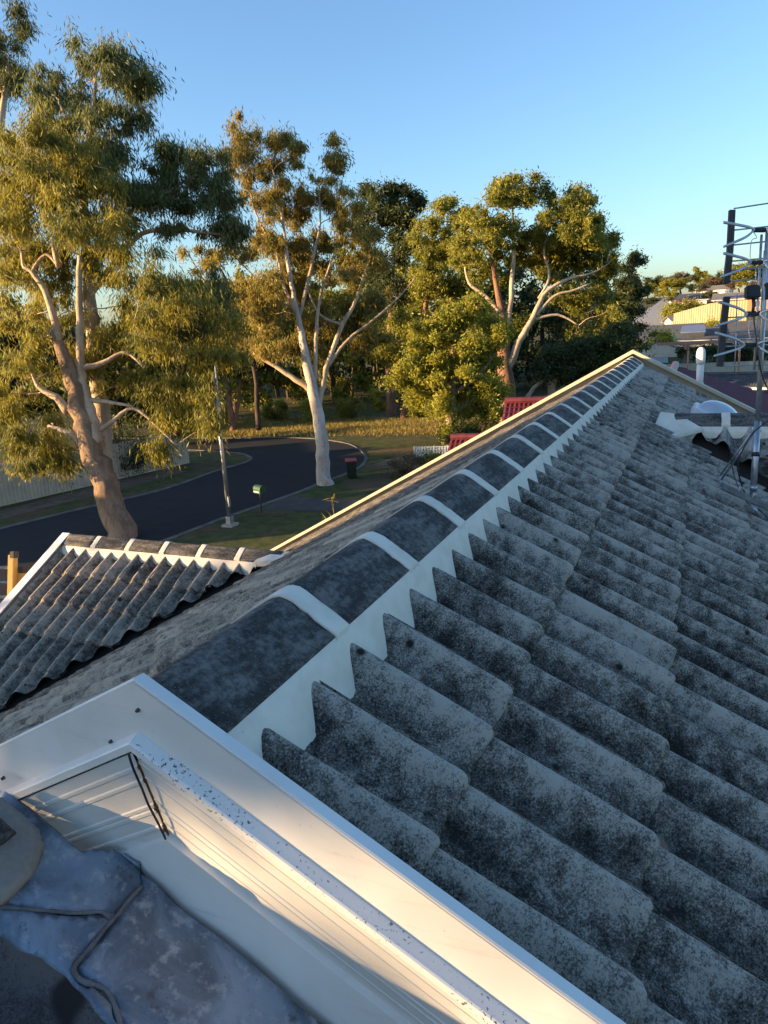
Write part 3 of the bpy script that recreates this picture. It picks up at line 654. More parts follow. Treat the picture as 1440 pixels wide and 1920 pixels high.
px_tree('gum_tree', 'large gum tree with rough brown trunk leaning over the small tiled roof at left', D1,
    [[(232, 1022, .66), (215, 960, .56), (192, 890, .52), (165, 825, .46), (145, 745, .40), (128, 690, .32), (108, 640, .22), (92, 620, .10)],
     [(182, 830, .34), (172, 780, .25), (160, 740, .20), (152, 690, .19), (150, 620, .16), (148, 540, .13), (150, 480, .11)],
     [(128, 770, .22), (105, 745, .15), (75, 728, .10), (60, 700, .05)], [(165, 840, .2), (130, 812, .12), (90, 798, .06)],
     [(172, 815, .15), (205, 795, .10), (250, 765, .07), (300, 805, .05), (330, 835, .03)],
     [(158, 690, .15), (195, 680, .11), (235, 660, .07), (270, 690, .04)], [(168, 750, .12), (210, 755, .08), (250, 762, .05)],
     [(110, 640, .18), (90, 560, .13), (60, 510, .1), (45, 500, .08), (40, 470, .05)],
     [(110, 500, .12), (102, 455, .1), (125, 440, .09), (150, 450, .08), (180, 470, .05)], [(60, 510, .09), (85, 478, .07), (110, 498, .06)]],
    [(50, 300, 100, 110), (10, 430, 90, 130), (130, 400, 120, 130), (215, 500, 110, 110, -1), (60, 560, 130, 110), (190, 620, 110, 80), (290, 600, 90, 90, -1), (20, 700, 80, 90), (55, 800, 75, 80), (85, 862, 66, 56), (110, 690, 90, 70, -1), (330, 690, 80, 70), (250, 720, 80, 50), (330, 790, 62, 55), (395, 730, 45, 60), (300, 850, 40, 26), (335, 560, 80, 70), (140, 300, 80, 60), (430, 600, 48, 70), (400, 690, 66, 46), (385, 800, 46, 50), (450, 690, 30, 40)],
    215, (16, 40), 126000, (.25, .034), M['leaf_gum'], M['bark_brown'], .62, seed=1, mlimb=M['bark_cream'], thick=.012, shell=.15, clear=((85, 600, 230, 880, 1.6), (40, 480, 200, 560, .8)))
px_tree('gum_tree', 'tall gum tree with dark drooping upper crown behind the large brown trunked gum', 33.5,
    [[(205, 930, .4), (180, 700, .34), (165, 520, .26), (158, 420, .2), (162, 300, .15), (176, 200, .1), (180, 110, .05)], [(160, 400, .14), (158, 320, .1), (135, 250, .07), (112, 195, .04)],
     [(165, 480, .15), (240, 400, .10), (300, 370, .08), (360, 330, .04)], [(165, 560, .14), (250, 450, .11), (310, 430, .09), (400, 438, .06), (440, 440, .03)]],
    [(180, 100, 75, 62), (110, 170, 66, 60), (215, 150, 78, 58), (262, 165, 42, 36), (190, 225, 110, 45), (85, 250, 66, 45), (140, 330, 90, 60), (200, 300, 60, 60), (300, 300, 50, 45), (350, 315, 62, 48), (395, 330, 62, 58), (340, 370, 95, 52), (425, 400, 45, 52), (420, 440, 62, 30), (500, 430, 18, 36), (330, 430, 50, 26), (360, 560, 90, 70), (400, 630, 80, 70), (240, 380, 60, 60)],
    150, (14, 34), 76000, (.27, .040), M['leaf_gumdark'], M['bark_cream'], .62, seed=2, shell=.15)
px_tree('gum_tree', 'gum tree at the upper left edge of the view with grey green hanging leaves', 40,
    [[(-60, 900, .4), (-30, 500, .3), (0, 250, .2), (15, 120, .08)]], [(25, 40, 48, 46), (0, 100, 60, 50), (20, 150, 36, 46), (-60, 120, 90, 120), (-70, 300, 80, 90)], 46, (18, 32), 30000, (.28, .04), M['leaf_gumdark'], M['bark_cream'], .62, seed=3, shell=.15)
D2 = 38.8
px_tree('gum_tree', 'gum tree with pale grey trunk standing at the edge of the dark road', D2,
    [[(612, 916, .50), (606, 895, .40), (604, 840, .36), (596, 780, .33), (584, 720, .30), (573, 672, .24), (562, 610, .15), (552, 560, .13), (541, 500, .11), (528, 400, .07), (512, 320, .03)],
     [(596, 760, .2), (606, 715, .15), (612, 690, .15), (640, 612, .12), (662, 575, .10), (686, 505, .07), (702, 440, .05), (706, 400, .03)],
     [(612, 690, .1), (650, 640, .08), (700, 600, .07), (745, 560, .05), (780, 520, .03)],
     [(588, 735, .18), (545, 705, .14), (505, 680, .11), (475, 662, .05)], [(560, 600, .1), (575, 540, .1), (590, 470, .08), (600, 420, .06), (598, 350, .03)],
     [(556, 590, .09), (530, 530, .08), (520, 480, .06), (480, 400, .05), (462, 320, .03)], [(590, 720, .14), (592, 640, .11), (600, 560, .08), (625, 480, .05)], [(645, 610, .08), (600, 590, .06), (575, 540, .04)]],
    [(452, 235, 28, 38), (452, 300, 38, 48), (500, 262, 38, 34), (545, 268, 46, 34), (520, 320, 55, 40), (618, 268, 32, 24), (636, 300, 30, 34), (600, 345, 62, 34), (540, 390, 62, 50), (470, 360, 34, 44), (640, 385, 50, 44), (585, 450, 70, 42), (500, 450, 42, 34), (700, 470, 40, 62), (650, 510, 62, 48), (530, 540, 62, 46), (480, 590, 44, 40), (580, 600, 62, 44), (640, 600, 60, 44), (500, 660, 50, 26), (560, 650, 50, 30), (610, 670, 50, 26), (700, 560, 50, 40), (560, 520, 60, 60), (640, 450, 60, 40), (540, 470, 50, 40), (690, 620, 60, 50), (460, 560, 40, 50)],
    210, (9, 24), 92000, (.235, .039), M['leaf_rust'], M['bark_pale'], .55, seed=4, mlimb=M['bark_cream'], thick=.010, bend=.09, twigs=4, shell=.2, clear=((545, 560, 720, 800, 1.5), (540, 380, 620, 560, .8)))
px_tree('gum_tree', 'broad domed gum tree with forked reddish limbs beyond the roof ridge', 56,
    [[(955, 830, .75), (950, 720, .6), (946, 660, .5), (942, 600, .34), (932, 540, .2), (918, 470, .12), (905, 420, .06)],
     [(948, 640, .3), (958, 560, .2), (963, 480, .15), (962, 420, .1), (960, 370, .05)],
     [(950, 690, .4), (975, 640, .28), (1000, 595, .22), (1018, 555, .18), (1060, 525, .13), (1110, 512, .08), (1140, 495, .04)],
     [(1005, 590, .16), (1040, 555, .12), (1075, 545, .10), (1110, 530, .05)], [(1000, 600, .13), (1045, 590, .1), (1085, 610, .05)], [(945, 600, .2), (915, 560, .16), (880, 530, .12), (870, 490, .05)],
     [(1010, 560, .12), (1030, 520, .1), (1020, 470, .08), (1030, 430, .04)]],
    [(960, 362, 60, 36), (1095, 400, 46, 40), (1130, 450, 34, 46), (1020, 470, 80, 50), (900, 470, 60, 44), (1070, 450, 60, 40), (1000, 356, 58, 32), (1060, 380, 62, 36), (1040, 420, 50, 34), (1108, 430, 50, 48), (900, 420, 60, 38), (870, 450, 34, 40), (940, 440, 40, 44), (1000, 470, 52, 40), (880, 500, 50, 30), (930, 520, 40, 26), (1080, 480, 50, 40), (1134, 480, 30, 44), (1140, 540, 32, 34), (1060, 560, 62, 24), (1110, 580, 52, 36), (1030, 520, 30, 20), (980, 600, 44, 24), (1150, 610, 30, 36), (1080, 620, 50, 26), (900, 600, 50, 40)],
    230, (9, 20), 105000, (.30, .076), M['leaf_round'], M['bark_red'], .35, seed=5, mlimb=M['bark_cream'], thickf=1.3, shell=.45, clear=((900, 470, 1140, 720, 2.5),))
px_tree('tree', 'bushy light green tree just beyond the road end, left of the maroon roof', 47,
    [[(845, 850, .34), (846, 760, .3), (850, 690, .24), (852, 620, .1)], [(848, 740, .18), (800, 700, .12), (770, 680, .06)], [(850, 740, .18), (900, 700, .12), (930, 660, .06)]],
    [(842, 590, 40, 28), (890, 576, 40, 24), (800, 632, 50, 34), (870, 640, 62, 44), (930, 620, 34, 40), (772, 690, 34, 40), (820, 690, 60, 48), (890, 700, 60, 48), (850, 756, 64, 40), (780, 740, 34, 30), (920, 752, 46, 40), (745, 715, 16, 12), (860, 812, 40, 26)],
    110, (14, 24), 78000, (.21, .075), M['leaf_bright'], M['bark_brown'], .3, seed=6, thickf=1.2, shell=.5)
px_tree('tree', 'dark bushy tree low beside the far end of the roof ridge', 50,
    [[(1040, 760, .3), (1035, 720, .26), (1060, 680, .15)], [(985, 752, .16), (1000, 728, .13), (1020, 712, .12), (1045, 690, .05)], [(985, 752, .12), (1030, 742, .1), (1060, 720, .04)]],
    [(1050, 668, 42, 26), (1100, 655, 50, 30), (1145, 650, 36, 40), (1020, 700, 30, 24), (1080, 700, 60, 26), (1150, 690, 40, 22), (1165, 620, 22, 30)], 60, (12, 20), 44000, (.22, .07), M['leaf_dark'], M['bark_cream'], .3, seed=7, shell=.5)
px_tree('tree', 'small dark tree against the sky to the right of the domed gum', 78,
    [[(1185, 700, .3), (1180, 600, .25), (1188, 520, .1)]], [(1196, 488, 24, 20), (1178, 500, 22, 18), (1180, 532, 26, 26), (1172, 575, 28, 36), (1205, 548, 16, 20), (1198, 600, 14, 28), (1180, 640, 26, 28)], 48, (8, 14), 26000, (.32, .09), M['leaf_dark'], M['bark_dark'], .35, seed=8, shell=.4)
px_tree('tree', 'dark crowned tree rising behind the pale trunked gum', 68,
    [[(735, 818, .5), (733, 740, .46), (728, 660, .35), (735, 560, .2), (740, 450, .08)]],
    [(705, 366, 42, 24), (745, 360, 32, 20), (780, 380, 20, 18), (730, 400, 60, 30), (690, 420, 40, 40), (755, 450, 40, 50), (740, 540, 50, 60), (700, 500, 30, 40)], 72, (11, 19), 44000, (.30, .09), M['leaf_dark'], M['bark_red'], .4, seed=9, shell=.45)
px_tree('tree', 'olive green tree standing between the dark crowned tree and the domed gum', 64,
    [[(757, 822, .34), (760, 760, .3), (785, 650, .25), (810, 500, .12)]],
    [(828, 386, 32, 20), (820, 420, 50, 30), (860, 400, 26, 22), (800, 460, 44, 40), (850, 470, 40, 40), (800, 530, 44, 40), (850, 540, 40, 30), (770, 600, 50, 44), (730, 650, 44, 40), (800, 620, 50, 30)], 85, (11, 20), 56000, (.28, .08), M['leaf_round'], M['bark_red'], .35, seed=10, shell=.45)
px_tree('tree', 'leaning tree with bare pale limbs seen through the gap behind the tall gum', 56,
    [[(485, 806, .22), (482, 760, .2), (478, 700, .16), (440, 560, .1), (400, 480, .05)], [(470, 660, .1), (500, 560, .08), (440, 480, .05)], [(430, 600, .1), (390, 540, .08), (350, 470, .04)]],
    [(370, 490, 50, 34), (430, 480, 44, 30), (468, 470, 26, 26), (400, 560, 60, 40), (460, 560, 40, 40), (500, 600, 40, 50), (440, 650, 60, 40)], 62, (12, 20), 32000, (.26, .06), M['leaf_rust'], M['bark_dark'], .45, seed=11, mlimb=M['bark_cream'], shell=.35)
px_tree('tree', 'dark twin trunked tree at the left end of the lit grass', 62,
    [[(438, 812, .32), (432, 770, .28), (425, 700, .2), (415, 640, .1)], [(436, 808, .2), (446, 760, .16), (452, 700, .1)]],
    [(420, 650, 60, 40), (380, 690, 60, 34), (470, 690, 50, 30), (350, 740, 40, 40)], 40, (12, 20), 22000, (.26, .08), M['leaf_dark'], M['bark_red'], .4, seed=12, shell=.4)
# the belt of bush behind them
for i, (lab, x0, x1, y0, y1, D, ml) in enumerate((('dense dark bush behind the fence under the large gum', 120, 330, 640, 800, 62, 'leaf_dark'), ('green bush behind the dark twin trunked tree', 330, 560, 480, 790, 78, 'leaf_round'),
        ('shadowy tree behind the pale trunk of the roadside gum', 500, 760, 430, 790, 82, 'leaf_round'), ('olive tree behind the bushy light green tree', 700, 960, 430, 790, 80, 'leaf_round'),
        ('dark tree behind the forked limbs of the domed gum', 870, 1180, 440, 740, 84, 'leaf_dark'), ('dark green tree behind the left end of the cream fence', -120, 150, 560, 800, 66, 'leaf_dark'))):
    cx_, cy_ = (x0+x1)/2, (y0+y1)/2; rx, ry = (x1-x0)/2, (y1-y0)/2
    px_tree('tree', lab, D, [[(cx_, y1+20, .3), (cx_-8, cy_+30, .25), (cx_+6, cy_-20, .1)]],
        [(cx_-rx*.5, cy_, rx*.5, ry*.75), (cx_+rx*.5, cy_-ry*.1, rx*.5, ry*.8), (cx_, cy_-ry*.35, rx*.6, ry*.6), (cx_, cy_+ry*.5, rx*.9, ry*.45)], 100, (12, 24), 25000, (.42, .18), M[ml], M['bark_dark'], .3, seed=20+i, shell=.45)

# the wood behind them, one mass
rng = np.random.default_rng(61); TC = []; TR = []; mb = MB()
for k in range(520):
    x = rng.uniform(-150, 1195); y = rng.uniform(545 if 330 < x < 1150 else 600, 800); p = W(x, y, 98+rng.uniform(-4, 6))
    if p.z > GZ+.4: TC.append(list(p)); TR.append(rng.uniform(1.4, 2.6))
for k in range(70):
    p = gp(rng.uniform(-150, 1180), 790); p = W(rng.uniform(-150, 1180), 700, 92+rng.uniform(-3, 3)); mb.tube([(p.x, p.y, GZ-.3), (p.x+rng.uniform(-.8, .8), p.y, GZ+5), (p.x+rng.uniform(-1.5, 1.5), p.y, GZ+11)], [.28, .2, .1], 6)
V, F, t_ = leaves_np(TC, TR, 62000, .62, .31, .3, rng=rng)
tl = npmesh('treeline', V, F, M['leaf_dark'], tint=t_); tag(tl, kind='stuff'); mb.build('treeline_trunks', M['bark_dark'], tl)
# shrubs
def shrub(name, label, cat, px, D, R, n, leaf, ml, hgt=1.0, seed=0, group=None, lean=0):
    rng = np.random.default_rng(seed+500); b = W(px[0], px[1], D); zt = float(terrain_z(b.x, b.y)) if D > 12 else b.z
    b = Vector((b.x, b.y, zt)); root = empty(name, label, cat, tuple(b), group); mb = MB(); pf = []
    for _ in range(max(5, int(9*R))):
        d = rng.normal(size=3); d /= np.linalg.norm(d); c = b+Vector((d[0]*R*.6, d[1]*R*.6, R*hgt*(.55+.42*d[2]))); pf.append((c, R*rng.uniform(.28, .45)))
        mb.tube([b+Vector((d[0]*.05, d[1]*.05, 0)), b.lerp(c, .5)+Vector((0, 0, .06)), c], [.03*R, .02*R, .008*R], 4, caps=False)
    mb.build('stem', M['bark_dark'], root, True)
    V, F, t = leaves_np([list(p) for p, r in pf], [r for p, r in pf], n, leaf[0], leaf[1], .2, .9, rng=rng); npmesh('foliage', V, F, ml, root, tint=t); return root
shrub('shrub', 'low brown twiggy shrub in front of the short corrugated fence', 'shrub', (765, 895), 40, 1.3, 5000, (.12, .03), M['leaf_brown'], .8, 1)
shrub('shrub', 'brownish green shrub beside the short corrugated fence', 'shrub', (810, 885), 40.5, 1.2, 5000, (.12, .04), M['leaf_round'], .8, 2)
for i, (x, y, D, R, ml, lab) in enumerate(((590, 800, 66, 1.6, 'leaf_bright', 'lit green shrub behind the pale trunk at the grass edge'), (520, 795, 68, 1.5, 'leaf_round', 'olive shrub on the lit grass between dark trunks'), (660, 796, 66, 1.7, 'leaf_round', 'rounded shrub beside the reddish double trunk'),
        (790, 800, 64, 1.2, 'leaf_bright', 'small bright shrub under the bushy light green tree'), (905, 800, 52, 1.8, 'leaf_dark', 'dark shrub at the foot of the bushy light green tree'), (230, 860, 44.5, 2.6, 'leaf_dark', 'dark weeping shrub growing against the cream fence'), (400, 800, 64, 2.0, 'leaf_bright', 'bright shrub at the left end of the lit grass'), (330, 815, 56, 2.2, 'leaf_round', 'leafy shrub above the right end of the cream fence'), (860, 830, 46, 1.6, 'leaf_dark', 'dark shrub just above the short corrugated fence'), (720, 795, 72, 1.8, 'leaf_bright', 'sunlit shrub behind the reddish trunk'))):
    shrub('shrub', lab, 'shrub', (x, y), D, R, 7000, (.16, .06), M[ml], 1.2, 10+i)
# strappy plant poking above the roof edge
rng = np.random.default_rng(77); pb = W(640, 985, 19.5); root = empty('garden_plant', 'yellow green strappy plant poking above the roof edge', 'plant', (pb.x, pb.y, GZ))
mb = MB(); mb.tube([(pb.x, pb.y, GZ), (pb.x+.05, pb.y, pb.z-1), tuple(pb)], [.07, .05, .03], 8); mb.build('stem', M['bark_brown'], root, True)
V = []; F = []
for k in range(46):
    a = rng.uniform(0, 6.28); el = rng.uniform(.3, 1.4); L = rng.uniform(.4, .85); d = Vector((math.cos(a)*math.cos(el), math.sin(a)*math.cos(el), math.sin(el))); s = d.cross(Vector((0, 0, 1))).normalized()*.022
    o0 = pb+Vector((rng.uniform(-.3, .3), rng.uniform(-.2, .2), rng.uniform(-.5, 0))); p1 = o0+d*L*.5; p2 = o0+d*L+Vector((0, 0, -.22*L)); b0 = len(V)
    V += [o0-s*.5, o0+s*.5, p1-s, p1+s, p2]; F += [(b0, b0+1, b0+3, b0+2), (b0+2, b0+3, b0+4)]
o = mesh('strap_leaves', V, F, M['leaf_yellow'], root); at = o.data.attributes.new('tint', 'FLOAT', 'POINT'); at.data.foreach_set('value', np.repeat(rng.random(46), 5).astype(np.float32))
pb2 = W(622, 932, 18.5); root = empty('garden_plant', 'single leafy shoot with bright yellow green leaves above the roof edge', 'plant', (pb2.x, pb2.y, GZ)); mb = MB(); mb.tube([(pb2.x+.1, pb2.y, GZ), (pb2.x+.1, pb2.y, pb2.z-1.5), tuple(pb2)], [.03, .02, .01], 6); mb.build('stem', M['bark_brown'], root, True)
V = []; F = []
for k in range(12):
    a = rng.uniform(0, 6.28); L = rng.uniform(.18, .34); d = Vector((math.cos(a), math.sin(a)*.8, rng.uniform(-.4, .5))).normalized(); s = d.cross(Vector((0, 0, 1))).normalized()*.035; o0 = pb2+Vector((0, 0, rng.uniform(-.15, .05))); b0 = len(V)
    V += [o0, o0+d*L*.5+s, o0+d*L, o0+d*L*.5-s]; F += [(b0, b0+1, b0+2, b0+3)]
o = mesh('leaves', V, F, M['leaf_yellow'], root); at = o.data.attributes.new('tint', 'FLOAT', 'POINT'); at.data.foreach_set('value', np.repeat(rng.random(12), 4).astype(np.float32))
# long grass beyond the road
n = 40000; rng = np.random.default_rng(5); u = rng.random(n); v = rng.random(n)
GA = [gp(400, 816), gp(1000, 812), gp(980, 786), gp(400, 786)]
A_ = np.array([list(p) for p in GA]); Pg = (1-v)[:, None]*((1-u)[:, None]*A_[0]+u[:, None]*A_[1])+v[:, None]*((1-u)[:, None]*A_[3]+u[:, None]*A_[2])
Pg[:, :2] += rng.normal(size=(n, 2))*.6; Pg[:, 2] = GZ; hh = .10+.26*rng.random(n)**2; aa = rng.random(n)*6.28; sx = np.stack([np.cos(aa), np.sin(aa), 0*aa], 1)*.035; ln = rng.normal(size=(n, 3))*.12; ln[:, 2] = hh
V = np.stack([Pg-sx, Pg+sx, Pg+ln], 1).reshape(-1, 3); tag(npmesh('long_grass', V, np.arange(3*n).reshape(n, 3), M['drygrass_sunlit'], tint=np.repeat(rng.random(n), 3)), kind='stuff')

# generic trees (local origin at the base) for copies: distant hill and behind us
def local_tree(name, label, H, Rc, nleaf, leaf, ml, mbk, seed, droop=.4, lumps=14, group=None, low=.3):
    rng = np.random.default_rng(seed+900); root = empty(name, label, 'tree', (0, 0, 0), group); mb = MB()
    P = [Vector((rng.normal()*.02*H*k, rng.normal()*.02*H*k, H*.75*k/4)) for k in range(5)]; Rr = [H*.025*(1-.2*k) for k in range(5)]
    mb.tube(P, Rr, 8); pf = []
    for _ in range(lumps):
        d = rng.normal(size=3); d /= np.linalg.norm(d); q = rng.random()**.4
        pf.append((Vector((d[0]*Rc*q*.8, d[1]*Rc*q*.8, H*(low+(1-low)/2)+d[2]*H*(1-low)/2*q*.85)), Rc*rng.uniform(.22, .40)))
    skel = [(p, r) for p, r in zip(P[1:], Rr[1:])]; grow(skel, pf, mb, rng, twigs=1); mb.build('trunk', mbk, root, True)
    V, F, t = leaves_np([list(p) for p, r in pf], [r for p, r in pf], nleaf, leaf[0], leaf[1], droop, .8, rng=rng, shell=.3); npmesh('crown', V, F, ml, root, tint=t); return root
LEAFDATA = {}
def copy_tree(root, loc, rz, sc, label, group=None, mleaf=None):
    r = root.copy(); COL.objects.link(r); r.location = loc; r.rotation_euler = (0, 0, rz); r.scale = sc if hasattr(sc, '__len__') else (sc, sc, sc); r['label'] = label; r['home'] = list(loc)
    if group: r['group'] = group
    elif 'group' in r: del r['group']
    for c in root.children:
        k = c.copy(); COL.objects.link(k); k.parent = r
        if mleaf and c.name.startswith('crown'):
            key = (c.data.name, mleaf.name)
            if key not in LEAFDATA: LEAFDATA[key] = c.data.copy(); LEAFDATA[key].materials[0] = mleaf
            k.data = LEAFDATA[key]
    return r
# distant trees on the hillside
def on_hill(x, y_top, D):
    p = W(x, y_top, D); return Vector((p.x, p.y, float(terrain_z(p.x, p.y)))), p.z-float(terrain_z(p.x, p.y))
HT = [local_tree('tree', 'x', 10, 4, 9000, (.5, .2), M['leaf_round'], M['bark_dark'], 1, lumps=22), local_tree('tree', 'x', 10, 3.0, 6000, (.5, .16), M['leaf_grey'], M['bark_cream'], 2, lumps=14, low=.45), local_tree('tree', 'x', 10, 2.6, 9000, (.45, .22), M['leaf_yellow'], M['bark_dark'], 3, lumps=30, low=.08)]
spec = [(2, 1247, 522, 230, 'leaf_yellow', 1.0, 'bright yellow conical tree on the far hillside'), (0, 1280, 507, 300, 'leaf_grey', 1.5, 'pale grey green tree against the sky behind the yellow conical tree'), (1, 1308, 497, 310, 'leaf_round', 1.0, 'tall thin distant gum rising highest on the skyline'), (0, 1326, 512, 320, 'leaf_round', 1.4, 'rounded dark distant tree right of the tallest skyline gum'),
    (0, 1345, 516, 290, 'leaf_brown', 1.5, 'brownish tree on the far hillside left of the aerial'), (0, 1332, 542, 200, 'leaf_grey', 1.5, 'pale grey bushy tree above the yellow fence'), (0, 1228, 514, 340, 'leaf_dark', 1.1, 'small dark skyline tree left of the yellow conical tree'), (0, 1215, 528, 300, 'leaf_round', 1.7, 'low olive tree above the far road'),
    (0, 1375, 528, 260, 'leaf_brown', 1.3, 'orange brown tree behind the aerial frame'), (0, 1405, 486, 280, 'leaf_round', 1.8, 'large olive tree on the hill behind the aerial'), (0, 1362, 505, 330, 'leaf_dark', 1.3, 'dark skyline tree just left of the aerial bar'), (0, 1450, 500, 300, 'leaf_dark', 1.6, 'dark tree on the hill at the right edge'), (0, 1300, 530, 260, 'leaf_dark', 1.2, 'dark tree behind the slate roofed hillside house'), (0, 1260, 540, 200, 'leaf_round', 1.0, 'green tree beside the far road'), (1, 1390, 520, 240, 'leaf_yellow', 1.2, 'yellowing tree behind the aerial frame'), (0, 1268, 518, 290, 'leaf_round', 1.5, 'olive skyline tree between the yellow conical tree and the pale grey green tree'), (0, 1320, 528, 250, 'leaf_grey', 1.4, 'pale grey tree below the skyline gum'), (0, 1238, 540, 240, 'leaf_round', 1.6, 'low olive tree beneath the yellow conical tree'), (0, 1425, 520, 230, 'leaf_brown', 1.5, 'brown tree behind the mast on the hillside'), (0, 1390, 506, 300, 'leaf_grey', 1.6, 'grey green skyline tree behind the aerial bar'), (0, 1222, 556, 200, 'leaf_dark', 1.6, 'dark low tree at the left side of the far road')]
for i, (k, x, yt, D, ml, wf, lab) in enumerate(spec):
    b, h = on_hill(x, yt, D); s = h/10.3; copy_tree(HT[k], tuple(b), i*1.7, (s*wf*1.25, s*wf*1.25, s), lab, mleaf=M[ml])
for i, (x, yt, D, lab) in enumerate(((1150, 545, 240, 'distant tree on the wooded hill behind the right edge of the domed gum'), (1200, 545, 260, 'distant dark tree just right of the small dark tree by the domed gum'), (1020, 560, 260, 'distant tree glimpsed between the limbs of the domed gum'), (860, 570, 260, 'distant tree glimpsed between the olive tree and the domed gum'), (700, 580, 260, 'distant tree glimpsed behind the dark crowned tree'), (520, 585, 260, 'distant tree glimpsed left of the pale trunked gum'), (330, 590, 260, 'distant tree glimpsed through the hanging branches of the large gum'), (120, 600, 260, 'distant tree glimpsed beside the brown trunk of the large gum'))):
    b, h = on_hill(x, yt, D); s = h/10.3; copy_tree(HT[0], tuple(b), i, (s*2.6, s*2.6, s), lab, mleaf=M['leaf_dark'] if i % 3 else M['leaf_round'])
# unseen trees added behind us, to the south west, to keep the evening sun off the roof and the street
BT = local_tree('gum_tree', 'unseen gum tree added on the sunset side to block the low sun', 16, 6, 52000, (.42, .12), M['leaf_gumdark'], M['bark_cream'], 5, lumps=60, group='unseen gum trees added to block the sun', low=.16)
SH = Vector((SDIR.x, SDIR.y, 0)).normalized(); SP_ = Vector((-SH.y, SH.x, 0))   # SP_: across the sun
def shade_tree(target, dist, across, top, sc=1, rz=0):
    """a tree whose crown reaches `top` above the target's height along the sun's path"""
    p = Vector(target)+SH*dist+SP_*across; z = GZ; h = (target[2]+top)-z+dist*math.tan(SUN_EL)
    copy_tree(BT, (p.x, p.y, z), rz, (sc*h/16*.8, sc*h/16*.8, h/16), 'unseen gum tree added on the sunset side to block the low sun', 'unseen gum trees added to block the sun')
TREE_SPOTS = []
shade_tree((0, 3, 0), 16, 2.46-3.1, 4.5, .86, .4)
shade_tree((0, 3, 0), 17, 2.46+3.0, 4.5, 1.08, 2.1)
shade_tree((-17.4, 33.5, GZ), 42, 0, 4.6, .8, 1.1)
shade_tree((-30, 30, GZ), 46, 0, 5.5, 1.0, 3.1)

# ================================================================== HOUSES
def gable_house(name, label, c, rz, L, Wd, wall_h, pitch, mwall, mroof, tiles=False, windows=(), over=.45, z=None, group=None, cat='house', chimney=False, white='white'):
    """ridge along local x; c = ground centre"""
    root = empty(name, label, cat, tuple(c), group); root.rotation_euler = (0, 0, rz)
    def L_(mb, nm, m, bevel=0): o = mb.build(nm, m); o.parent = root; return o
    rh = math.tan(pitch)*Wd/2; mb = MB()
    pr_ = [(-L/2, -Wd/2, 0), (-L/2, Wd/2, 0), (-L/2, Wd/2, wall_h), (-L/2, 0, wall_h+rh-.05), (-L/2, -Wd/2, wall_h)]
    mb.prism([Vector(p) for p in pr_], (L, 0, 0)); L_(mb, 'wall', M[mwall])
    for s in (-1, 1):
        ov = over; a = Vector((-L/2-ov, 0, wall_h+rh)); d = Vector((0, s*(Wd/2+ov), -math.tan(pitch)*(Wd/2+ov)))
        mb = MB()
        if tiles:
            n = int((L+2*ov)/.15); rows = int(d.length/.33); V = []; F = []
            dn = d.normalized(); nr = Vector((0, -s*dn.z*-1, 0)); nr = Vector((0, s*math.sin(pitch), math.cos(pitch)))
            nn = n*2
            for r in range(rows):
                b0 = len(V)
                for i in range(nn+1):
                    x = (L+2*ov)*i/nn; h = .035*(i % 2)
                    V += [tuple(a+Vector((x, 0, 0))+dn*(r*.33)+nr*(h)), tuple(a+Vector((x, 0, 0))+dn*(r*.33+.35)+nr*(h+.05)), tuple(a+Vector((x, 0, 0))+dn*(r*.33+.35)+nr*(h-.01))]
                for i in range(nn): F += [(b0+3*i, b0+3*i+3, b0+3*i+4, b0+3*i+1), (b0+3*i+1, b0+3*i+4, b0+3*i+5, b0+3*i+2)]
            mb.v, mb.f = V, F; mb.prism([a+nr*-.01, a+d+nr*-.01, a+d+Vector((L+2*ov, 0, 0))+nr*-.01, a+Vector((L+2*ov, 0, 0))+nr*-.01], (0, 0, -.10))
            o = mb.build('roof', M[mroof], None, False); o.parent = root
        else:
            mb.prism([a, a+d, a+d+Vector((L+2*ov, 0, 0)), a+Vector((L+2*ov, 0, 0))], (0, 0, .12)); L_(mb, 'roof', M[mroof])
            n = int((L+2*ov)/.6); mb = MB()
        gb = MB(); gb.box((0, s*(Wd/2+over+.05), wall_h-math.tan(pitch)*over), (L+2*over, .12, .14)); L_(gb, 'gutter', M[white])
    mb = MB(); mb.tube([(-L/2-over, 0, wall_h+rh+.08), (L/2+over, 0, wall_h+rh+.08)], .12, 8); L_(mb, 'ridge_capping', M[mroof])
    for (side, u, zc, ww, hh) in windows:
        mb = MB(); 
        if side in (-1, 1): c0 = (u, side*(Wd/2+.02), zc); fr = (ww+.16, .08, hh+.16); gl = (ww, .10, hh)
        else: c0 = ((L/2+.02)*(1 if side == 2 else -1), u, zc); fr = (.08, ww+.16, hh+.16); gl = (.10, ww, hh)
        mb.box(c0, fr); f_ = L_(mb, 'window', M[white]); mb = MB(); mb.box(c0, gl); g_ = mb.build('pane', M['glass']); g_.parent = f_
    if chimney: mb = MB(); mb.box((L*.2, .6, wall_h+rh+.2), (.6, .6, 1.2)); L_(mb, 'chimney', M['brickwall'])
    return root
# unseen houses added on the sunset side, low, to shade the street
for i, q in enumerate((-34.5, -47)):
    p = Vector((-20, 30, 0)); base = SP_*(q)+SH*(-(p.x*-SH.x+p.y*-SH.y)+0) 
    s0 = p.dot(SH)+27; c = SP_*q+SH*s0
    gable_house('house', ('unseen brown brick bungalow added on the sunset side to shade the street' if i == 0 else 'unseen rendered bungalow added on the sunset side to shade the street end'), (c.x, c.y, GZ), math.atan2(SP_.y, SP_.x), 11.6, 8.5, 3.1, .45, 'brickwall' if i == 0 else 'render', 'roofgrey', windows=((-1, -3, 1.5, 1.6, 1.2), (1, 2, 1.5, 1.6, 1.2), (1, -3, 1.5, 1.6, 1.2)))
